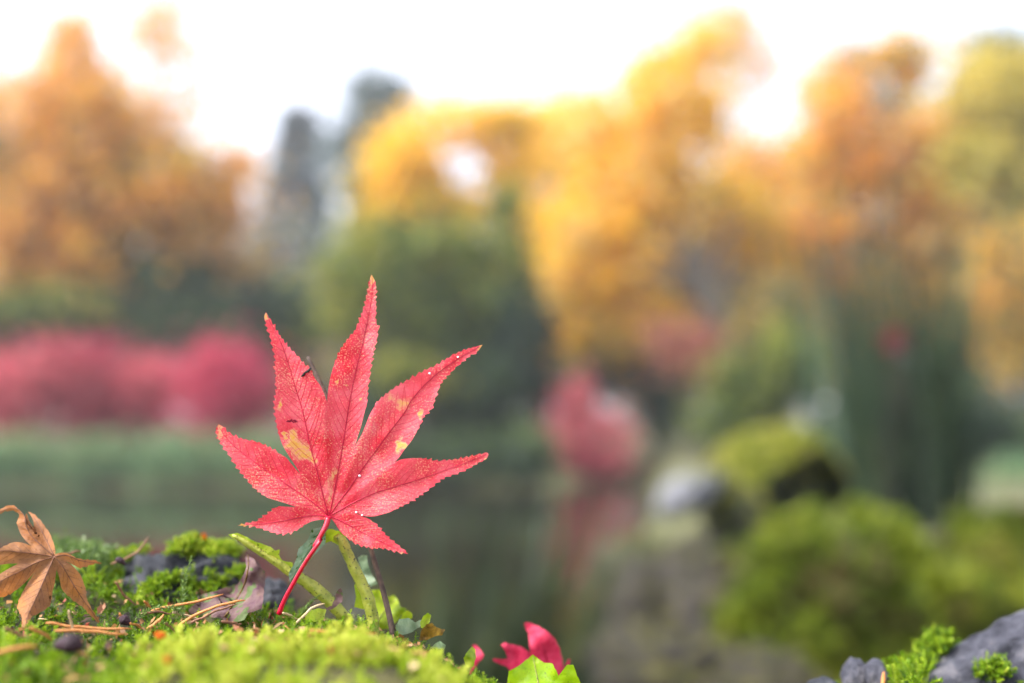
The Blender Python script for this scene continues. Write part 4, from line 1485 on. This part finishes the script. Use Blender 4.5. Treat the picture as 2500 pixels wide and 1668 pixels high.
# spotted chewed leaf reaching up to the left, with thick rib
ol = Z4([(525, 185), (560, 180), (600, 172), (660, 195), (740, 240), (820, 265), (880, 290), (915, 318), (946, 306), (948, 360), (970, 400), (1010, 408), (1055, 415), (1060, 470), (1010, 500), (900, 425), (800, 370), (700, 300), (620, 240), (560, 210)])
root, dfn = traced_leaf('chewed_leaf', 'yellow-green chewed leaf with dark spots reaching out beside the red stalk', 'leaf', ol, [(560, 1305, .262), (640, 1350, .262), (715, 1395, .264)], M_GREEN1, seed=3)
rl = smooth_line(Z4([(560, 192), (640, 232), (740, 298), (860, 372), (960, 440), (1050, 505), (1150, 560), (1260, 650), (1370, 750), (1500, 890)]), 26)
tube('rib', PA(rl, np.linspace(.2615, .2645, 26)), np.interp(np.linspace(0, 1, 26), [0, .1, .4, .6, .75, 1], [.0003, .0007, .0010, .0013, .0017, .0017]), M_STEM1, root, 16, .8, None, .3)
# glossy folded grey-green leaf behind the stalk
ol = Z4([(1325, 85), (1300, 118), (1270, 130), (1210, 140), (1203, 180), (1172, 240), (1102, 300), (1082, 400), (1040, 470), (1020, 520), (1035, 578), (1075, 545), (1110, 490), (1150, 470), (1160, 440), (1210, 370), (1270, 320), (1322, 262), (1332, 200), (1335, 130)])
traced_leaf('folded_leaf', 'glossy grey-green folded leaf tucked behind the red stalk', 'leaf', ol, [(795, 1277, .262), (760, 1300, .258), (790, 1330, .266), (722, 1360, .258), (750, 1380, .266), (708, 1420, .262)], M_GREYLEAF,
            Z4([(1320, 100), (1250, 230), (1140, 390), (1040, 560)]), M_PALE, .0003, .0009, seed=4)
# thick spotted stem propping the red leaf
ol = Z4([(1325, 165), (1345, 140), (1380, 140), (1440, 160), (1490, 200), (1498, 250), (1470, 300), (1420, 270), (1370, 240), (1325, 255)])
root, dfn = traced_leaf('spotted_stem', 'thick yellow-green spotted stem propping up the red leaf', 'stem', ol, [(800, 1300, .262), (840, 1320, .264)], M_YGREEN, seed=5)
sl = smooth_line(Z4([(1400, 205), (1455, 235), (1500, 330), (1560, 460), (1620, 590), (1675, 710), (1705, 850), (1712, 960), (1712, 1010)]), 26)
tube('stem', PA(sl, np.linspace(.2635, .2600, 26)), np.interp(np.linspace(0, 1, 26), [0, .1, .3, .7, 1], [.0010, .0013, .0014, .0016, .0015]), M_STEM1, root, 16, .75, None, .32)
ow = Z4([(1590, 560), (1640, 640), (1690, 760), (1640, 800), (1600, 790), (1560, 780), (1575, 700), (1560, 600)])
V2, T = sheet(ow if np.sum(ow[:, 0] * np.roll(ow[:, 1], -1) - np.roll(ow[:, 0], -1) * ow[:, 1]) > 0 else ow[::-1], 6, .3, 6)
link('wing', sheet_mesh('wing', V2, T, np.full(len(V2), .2625), M_YGREEN), root)
ow = Z4([(1610, 520), (1660, 600), (1725, 690), (1715, 760), (1700, 830), (1680, 740), (1630, 600)])
V2, T = sheet(ow if np.sum(ow[:, 0] * np.roll(ow[:, 1], -1) - np.roll(ow[:, 0], -1) * ow[:, 1]) > 0 else ow[::-1], 6, .3, 6)
link('wing', sheet_mesh('wing', V2, T, np.full(len(V2), .2612), M_YGREEN), root)

traced_leaf('pale_leaf', 'pale curled leaf standing behind the spotted stem', 'leaf', Z4([(1590, 375), (1620, 355), (1666, 355), (1670, 420), (1700, 500), (1752, 590), (1700, 615), (1660, 570), (1620, 480)]),
            [(880, 1360, .274), (890, 1400, .278), (910, 1430, .274)], M_PALE, seed=7)
traced_leaf('green_leaf', 'bright yellow-green leaf behind the dark twig', 'leaf', Z4([(1690, 640), (1780, 638), (1840, 700), (1885, 680), (1920, 720), (1940, 780), (1988, 790), (1960, 835), (1925, 880), (1850, 960), (1750, 960), (1690, 880)]),
            [(910, 1445, .280), (960, 1460, .284), (980, 1490, .276), (930, 1530, .272)], M_YGREEN, Z4([(1720, 940), (1800, 820), (1900, 720)]), M_STEM1, .0003, seed=8, bow=.2)
traced_leaf('green_leaf', 'small yellow-green leaf tip beyond the dark twig', 'leaf', Z4([(1960, 830), (1990, 800), (2035, 830), (2035, 870), (2000, 900), (1960, 920), (1930, 890)]), [(990, 1500, .274), (1000, 1515, .272)], M_YGREEN, ripple=.0022, seed=9)
# wilted purple leaf, flat part and upright curled part
root, dfn = traced_leaf('wilted_leaf', 'wilted purple-green leaf with an upright curled tip on the litter', 'leaf',
                        Z4([(200, 800), (232, 770), (282, 735), (275, 692), (330, 670), (420, 650), (500, 622), (600, 595), (625, 560), (655, 510), (675, 450), (668, 380), (682, 325), (702, 362), (738, 385), (772, 440), (800, 462), (832, 490), (832, 560), (820, 640),
                            (815, 720), (800, 795), (760, 808), (690, 830), (660, 885), (600, 905), (500, 900), (420, 870), (300, 850), (210, 835)]),
                        [(465, 1488, .262), (500, 1450, .272), (560, 1440, .276), (604, 1350, .268), (620, 1400, .262), (645, 1400, .268), (640, 1480, .256), (600, 1515, .252), (540, 1500, .258)], M_PURPLE,
                        Z4([(500, 860), (640, 640), (690, 470), (690, 350)]), M_BROWNC, .0003, .0014, seed=10)
traced_leaf('wilted_leaf', 'small wilted mauve leaf leaning on the foot of the chewed leaf', 'leaf', Z4([(1320, 790), (1378, 770), (1402, 700), (1420, 650), (1452, 622), (1468, 680), (1466, 730), (1402, 785), (1350, 808)]),
            [(800, 1487, .254), (825, 1450, .256), (832, 1440, .250)], M_PURPLE, seed=11)
traced_leaf('wilted_leaf', 'green and mauve leaf scrap lying under the chewed leaf', 'leaf', Z4([(1130, 850), (1200, 800), (1280, 790), (1330, 800), (1310, 880), (1240, 900), (1150, 890)]), [(740, 1505, .251), (790, 1490, .258)], M_GREEN1, seed=12)
traced_leaf('curled_leaf', 'small dark brown curled leaf at the rim of the moss', 'leaf', Z4([(2095, 1055), (2105, 975), (2150, 920), (2200, 912), (2235, 948), (2305, 965), (2282, 1010), (2222, 1020), (2150, 1052)]),
            [(1028, 1560, .252), (1045, 1525, .246), (1085, 1540, .254)], M_BROWNC, seed=13, ripple=.002)
traced_leaf('leaf_scrap', 'pale grey-green leaf scrap below the brown curled leaf', 'leaf', Z4([(2190, 1112), (2225, 1080), (2262, 1058), (2312, 1092), (2302, 1130), (2250, 1120)]), [(1055, 1580, .25), (1085, 1575, .247)], M_PALE, ripple=.0022, seed=14)
traced_leaf('leaf_scrap', 'blue-green leaf scrap right of the dark twig', 'leaf', Z4([(1900, 930), (1930, 880), (2010, 870), (2060, 905), (2120, 880), (2100, 940), (2040, 980), (1960, 1010), (1905, 990)]), [(970, 1540, .256), (1020, 1515, .262)], M_PALE, ripple=.0022, seed=15)
traced_leaf('leaf_scrap', 'yellow-green leaf scrap at the top of the moss rim', 'leaf', Z4([(2100, 900), (2130, 850), (2165, 825), (2192, 850), (2180, 900), (2140, 960), (2105, 950)]), [(1040, 1510, .262), (1030, 1530, .258)], M_YGREEN, ripple=.0022, seed=16)
# lower right leaves
traced_leaf('green_leaf', 'lime green leaf with jagged top in front of the small pink maple leaf', 'leaf',
            Z5([(770, 1180), (790, 1000), (800, 960), (812, 870), (900, 822), (1010, 733), (1060, 772), (1100, 800), (1172, 805), (1222, 908), (1290, 815), (1342, 818), (1372, 900), (1402, 967), (1420, 1060), (1400, 1180), (1090, 1240)]),
            [(1240, 1650, .262), (1300, 1600, .268), (1380, 1640, .258), (1320, 1720, .254)], M_LIMEL, Z5([(1100, 1200), (1060, 1000), (1012, 750)]), M_STEM1, .0004, seed=17, bow=.15)
traced_leaf('green_leaf', 'dark leaf scrap added behind the lime green leaf to block light', 'leaf', Z5([(955, 1060), (968, 850), (1030, 850), (1090, 880), (1140, 910), (1180, 960), (1180, 1100), (1060, 1140)]), [(1310, 1660, .2665), (1330, 1700, .262)], foliage('leaf_light_block', [S(40, 60, 20), S(60, 80, 26)], .1), seed=18)  # scrap added out of sight so its shadow shows through the lime leaf
root, dfn = traced_leaf('maple_leaf', 'small pink maple leaf half hidden behind the lime green leaf', 'leaf',
                        Z5([(935, 482), (960, 468), (1000, 478), (1060, 500), (1130, 545), (1190, 600), (1230, 680), (1250, 760), (1262, 860), (1300, 770), (1320, 770), (1290, 880), (1240, 1000), (1140, 1080), (1000, 1060), (900, 960), (800, 838), (740, 812), (680, 782), (684, 762), (760, 772),
                            (802, 762), (780, 700), (745, 652), (780, 635), (850, 650), (920, 670), (992, 722), (985, 690), (978, 600), (972, 555)]),
                        [(1290, 1530, .292), (1330, 1560, .286), (1370, 1620, .292), (1240, 1585, .282), (1320, 1680, .285)], M_PINKL, Z5([(1120, 1060), (1140, 850), (1080, 640), (950, 480)]), plain('pink_vein', S(170, 20, 60), S(190, 30, 70)), .0003, seed=19, bow=.25)
traced_leaf('maple_leaf', 'pink leaf tip poking over the rim of the moss', 'leaf', Z5([(512, 655), (545, 650), (580, 690), (608, 735), (600, 765), (560, 800), (510, 900), (480, 900), (530, 760)]), [(1160, 1580, .288), (1175, 1610, .285)], M_PINKL, seed=20)
traced_leaf('leaf_scrap', 'thin pale green leaf blade at the rim of the moss', 'leaf', Z5([(440, 760), (470, 710), (515, 660), (540, 700), (545, 760), (520, 830), (470, 840)]), [(1140, 1600, .26), (1155, 1580, .266)], M_YGREEN, seed=21)

# ================================================================= TWIG, NEEDLES, SEEDS
tw = smooth_line([(752, 872), (775, 918), (800, 975), (835, 1080), (872, 1210), (905, 1338), (932, 1430), (950, 1500), (962, 1560), (964, 1575)], 30)
tube('twig', PA(tw, np.linspace(.272, .2555, 30)), np.interp(np.linspace(0, 1, 30), [0, .3, .7, 1], [.00045, .0006, .00075, .0009]), M_TWIG, None, 9, 1, tuple(P(964, 1575, .2555)))
tag(bpy.data.objects['twig'], 'dark brown twig planted in the moss behind the red leaf', 'twig')
dbz = z2([(770, 912), (790, 895), (800, 880), (822, 870), (845, 845)], 500, 640, 3.264)
tube('bark_crumb', PA(dbz, red_depth(dbz) - .0004), [.0002, .0004, .00025, .00038, .00025], plain('crumb', S(18, 14, 12), S(36, 28, 24), 900), None, 6, 1, tuple(P(733, 908, .255)))
tag(bpy.data.objects['bark_crumb'], 'tiny black bark crumb stuck to the red leaf', 'debris')

M_ND = [plain('needle_orange', S(176, 104, 44), S(206, 140, 78), 900, .5, 0, .4), plain('needle_brown', S(112, 74, 52), S(146, 100, 74), 900, .5, 0, .4), plain('needle_pale', S(190, 158, 116), S(206, 178, 142), 900, .5, 0, .4)]
NEED = [([(283, 1419), (294, 1437), (309, 1458), (333, 1476)], .267, 1, 'short brown needle standing up out of the moss near the dark stone', .00050),
        ([(352, 1498), (398, 1481), (449, 1474), (505, 1461), (545, 1448)], .262, 0, 'long orange needle crossing the wilted purple leaf', .00050),
        ([(436, 1525), (472, 1504), (520, 1483), (566, 1470), (598, 1464)], .253, 0, 'long tan needle in front of the wilted purple leaf', .00056),
        ([(457, 1525), (498, 1504), (540, 1486), (580, 1471)], .2545, 1, 'rusty needle lying beside the long tan needle', .00045),
        ([(420, 1492), (455, 1502), (492, 1510)], .257, 2, 'pale broad needle under the crossing needles', .0006),
        ([(112, 1519), (166, 1526), (230, 1532), (322, 1534)], .240, 0, 'long orange needle below the tip of the brown leaf', .00055),
        ([(133, 1537), (205, 1539), (306, 1547)], .234, 0, 'second long orange needle in front of the one below the brown leaf', .0006),
        ([(168, 1488), (172, 1512), (184, 1552)], .238, 2, 'pale short needle standing across the orange needles', .0005),
        ([(10, 1531), (50, 1550), (76, 1560)], .224, 1, 'dark brown needle at the tip of the brown leaf', .0007),
        ([(72, 1530), (100, 1543), (126, 1560)], .226, 0, 'orange needle beside the dark bud', .0007),
        ([(-20, 1594), (45, 1581), (92, 1576)], .208, 0, 'orange needle in the moss in front of the dark bud', .0007),
        ([(358, 1535), (380, 1520), (400, 1500)], .250, 0, 'short thick orange needle rising from the litter', .0006),
        ([(318, 1519), (334, 1525), (352, 1535)], .247, 0, 'short tan needle at the small purple bud', .0005),
        ([(352, 1465), (361, 1475), (372, 1489)], .263, 0, 'short orange needle behind the litter', .0005),
        ([(708, 1535), (737, 1506), (757, 1487), (775, 1477), (793, 1471)], .251, 2, 'curved beige needle beside the foot of the red stalk', .00046),
        ([(690, 1493), (708, 1501), (728, 1511)], .2535, 2, 'short pale needle at the foot of the red stalk', .0005),
        ([(136, 1354), (166, 1349), (198, 1344)], .278, 1, 'thin brown needle behind the centre of the brown leaf', .0005),
        ([(757, 1536), (830, 1544), (921, 1546)], .228, 0, 'blurred tan needle on the bright moss cushion', .0006),
        ([(292, 1495), (300, 1508), (306, 1515)], .2475, 0, 'tiny orange needle above the small purple bud', .0005),
        ([(403, 1520), (415, 1528), (432, 1543)], .240, 1, 'thin brown needle between litter and bright moss', .00045),
        ([(340, 1500), (380, 1492), (420, 1497)], .2575, 1, 'brown needle under the crossing needles', .0005),
        ([(270, 1376), (330, 1350), (362, 1312)], .283, 1, 'brown needle leaning over the moss on the dark stone', .00045),
        ([(540, 1515), (570, 1520), (590, 1523)], .250, 1, 'pinkish short needle under the wilted leaf', .0006),
        ([(2152, 1700), (2156, 1668), (2158, 1640)], .276, 0, 'salmon needle stuck upright by the pebbles', .0009)]
for pl, d, mi, lab, r in NEED:
    ln = smooth_line(pl, 14)
    dd = d + np.linspace(-.0015, .0015, 14)
    r *= .72
    ln = ln + np.stack([np.zeros(14), np.array([noise.noise((q_ * .35, d * 900, 0)) for q_ in range(14)]) * 3.5 + 2.0], -1)
    pts3 = PA(ln, dd)
    tube('conifer_needle', pts3, np.interp(np.linspace(0, 1, 14), [0, .08, .8, 1], [r * .5, r, r * .9, r * .35]), M_ND[mi], None, 7, .6, tuple(pts3[-1]))
    tag(bpy.context.scene.objects[-1] if False else [o for o in col.objects if o.name.startswith('conifer_needle')][-1], lab, 'needle', 'dry needles lying on the moss')

M_BUD = plain('bud', S(24, 10, 16), S(60, 34, 44), 500, .55, 0, .3, .0006)
M_ORB = plain('orange_scrap', S(190, 84, 20), S(220, 110, 40), 200, .5, .3, .4)


def bud(label, pts, d, radii, mat, name='bud'):
    ln = smooth_line(pts, 14)
    p3 = PA(ln, np.full(14, d))
    o = tube(name, p3, np.interp(np.linspace(0, 1, 14), np.linspace(0, 1, len(radii)), radii), mat, None, 10, 1, tuple(p3[0]))
    tag(o, label, 'bud' if name == 'bud' else 'debris')


bud('dark purple bud lying on the moss in front of the brown leaf', [(122, 1586), (150, 1574), (175, 1572), (204, 1580)], .212, [.0003, .0011, .0016, .0022, .0019, .0004], M_BUD)
bud('small purple-brown bud in the litter of needles', [(292, 1507), (304, 1514), (318, 1526)], .2465, [.0003, .0011, .0013, .0009, .0003], M_BUD)
bud('lilac seed at the edge of the dark stone', [(282, 1366), (292, 1368), (306, 1378)], .277, [.0003, .0009, .0009, .0003], M_BUD)
traced_leaf('leaf_crumb', 'rust-orange leaf crumb on the bright moss', 'debris', [(374, 1548), (382, 1540), (396, 1543), (408, 1548), (404, 1558), (388, 1562)], [(380, 1550, .222), (400, 1548, .219), (390, 1560, .2215)], M_ORB, seed=35, ripple=.0012, grid=4)
traced_leaf('leaf_crumb', 'red-brown crumb low on the bright moss cushion', 'debris', [(390, 1606), (402, 1600), (416, 1608), (412, 1620), (396, 1622)], [(394, 1610, .199), (412, 1610, .196)], M_ORB, seed=30, ripple=.0012, grid=4)
traced_leaf('leaf_crumb', 'orange-red leaf crumb on top of the mossy dark stone', 'debris', [(484, 1330), (488, 1314), (494, 1302), (502, 1300), (503, 1316), (496, 1332)], [(488, 1325, .306), (500, 1305, .302)], M_ORB, seed=36, ripple=.0012, grid=4)


# fine leaf litter among the moss
rl_ = np.random.default_rng(303)
pl_, nl_ = ground_points(2600, -.17, .05, .2, .3, rl_)
ql = unproject(pl_)
kp = (ql[:, 0] > -50) & (ql[:, 0] < 1120) & (rl_.uniform(size=len(pl_)) < np.where((ql[:, 2] > .235) & (ql[:, 2] < .27), (.5), .28))
pl_, nl_ = pl_[kp], nl_[kp]
pl_[:, 2] += rl_.uniform(.002, .0044, len(pl_))
PFL = []
for _ in range(6):
    L_, W_ = rl_.uniform(.0012, .0034), rl_.uniform(.0002, .0007)
    PFL.append((np.array([[-L_ / 2, -W_ * .3, 0], [0, -W_, .0004 * rl_.normal()], [L_ / 2, W_ * .2, .0004 * rl_.normal()], [0, W_, .0003]]), np.array([[0, 1, 2, 3]])))
M_LITTER = foliage('litter', [S(70, 46, 28), S(128, 88, 48), S(176, 128, 76), S(196, 168, 124), S(150, 70, 50)], .3, .6)
scatter_moss('leaf_litter', 'fine brown leaf litter scattered through the moss', pl_, nl_, rl_.uniform(.7, 1.5, len(pl_)), rl_.uniform(0, 1, len(pl_)), PFL, M_LITTER, rl_, .7)


# tall pale moss shoots
def shoot(label, line, d, r, seed, ll=.0024):
    rs = np.random.default_rng(seed)
    ln = smooth_line(line, 26)
    p3 = PA(ln, np.full(26, d))
    V, F, T = [], [], []
    v, f = tube_data(p3, .00013, 4, 1, False)
    V += [np.array(a) for a in v]
    F += f
    for i in range(2, 26):
        t = p3[i] - p3[i - 1]
        t /= np.linalg.norm(t)
        for s in range(4):
            a = rs.normal(size=3)
            a -= t * (a @ t)
            a /= np.linalg.norm(a)
            dr = (t * .6 + a * .8)
            sd__ = np.cross(dr, rs.normal(size=3))
            sd__ /= np.linalg.norm(sd__)
            l_ = ll * rs.uniform(.5, 1) * (1.1 - i / 26 * .6)
            o = len(V)
            V += [p3[i], p3[i] + dr * l_ * .4 + sd__ * l_ * .13, p3[i] + dr * l_, p3[i] + dr * l_ * .4 - sd__ * l_ * .13]
            F.append((o, o + 1, o + 2, o + 3))
    V = np.array(V)
    o = link('moss_shoot', mesh_np('moss_shoot', V, np.array(F), M_MOSSPALE, rs.uniform(.2, .7, len(V))), None, tuple(p3[0]))
    tag(o, label, 'moss', 'single moss shoots')


shoot('tall pale feathery moss shoot standing before the dark stone', [(436, 1490), (446, 1450), (452, 1410), (468, 1362)], .266, 0, 81)
shoot('thin moss shoot rising beside the foot of the chewed leaf', [(735, 1500), (744, 1488), (758, 1470), (782, 1452)], .2625, 0, 82, .0018)
shoot('green moss shoot bending over the crossing needles', [(330, 1512), (352, 1496), (380, 1484), (402, 1486)], .2545, 0, 83, .0018)
shoot('grey-green moss shoot trailing over the litter', [(402, 1480), (430, 1488), (446, 1502), (452, 1520)], .2555, 0, 84, .0018)

# ================================================================= AIR
k = NT('haze')
pv = k.n('ShaderNodeVolumePrincipled')
pv.inputs['Color'].default_value = (.93, .95, 1, 1)
pv.inputs['Density'].default_value = .0020
pv.inputs['Anisotropy'].default_value = .2
k.l(pv.outputs[0], k.out.inputs['Volume'])
hx, hy0, hy1, hz0, hz1 = 900, -100, 900, -3, 26
V = np.array([[x, y, z] for x in (-hx, hx) for y in (hy0, hy1) for z in (hz0, hz1)], float)
F = np.array([[0, 1, 3, 2], [4, 6, 7, 5], [0, 4, 5, 1], [2, 3, 7, 6], [0, 2, 6, 4], [1, 5, 7, 3]])
tag(link('haze', mesh_np('haze', V, F, k.m)), 'thin pale autumn haze over the pond', kind='stuff')
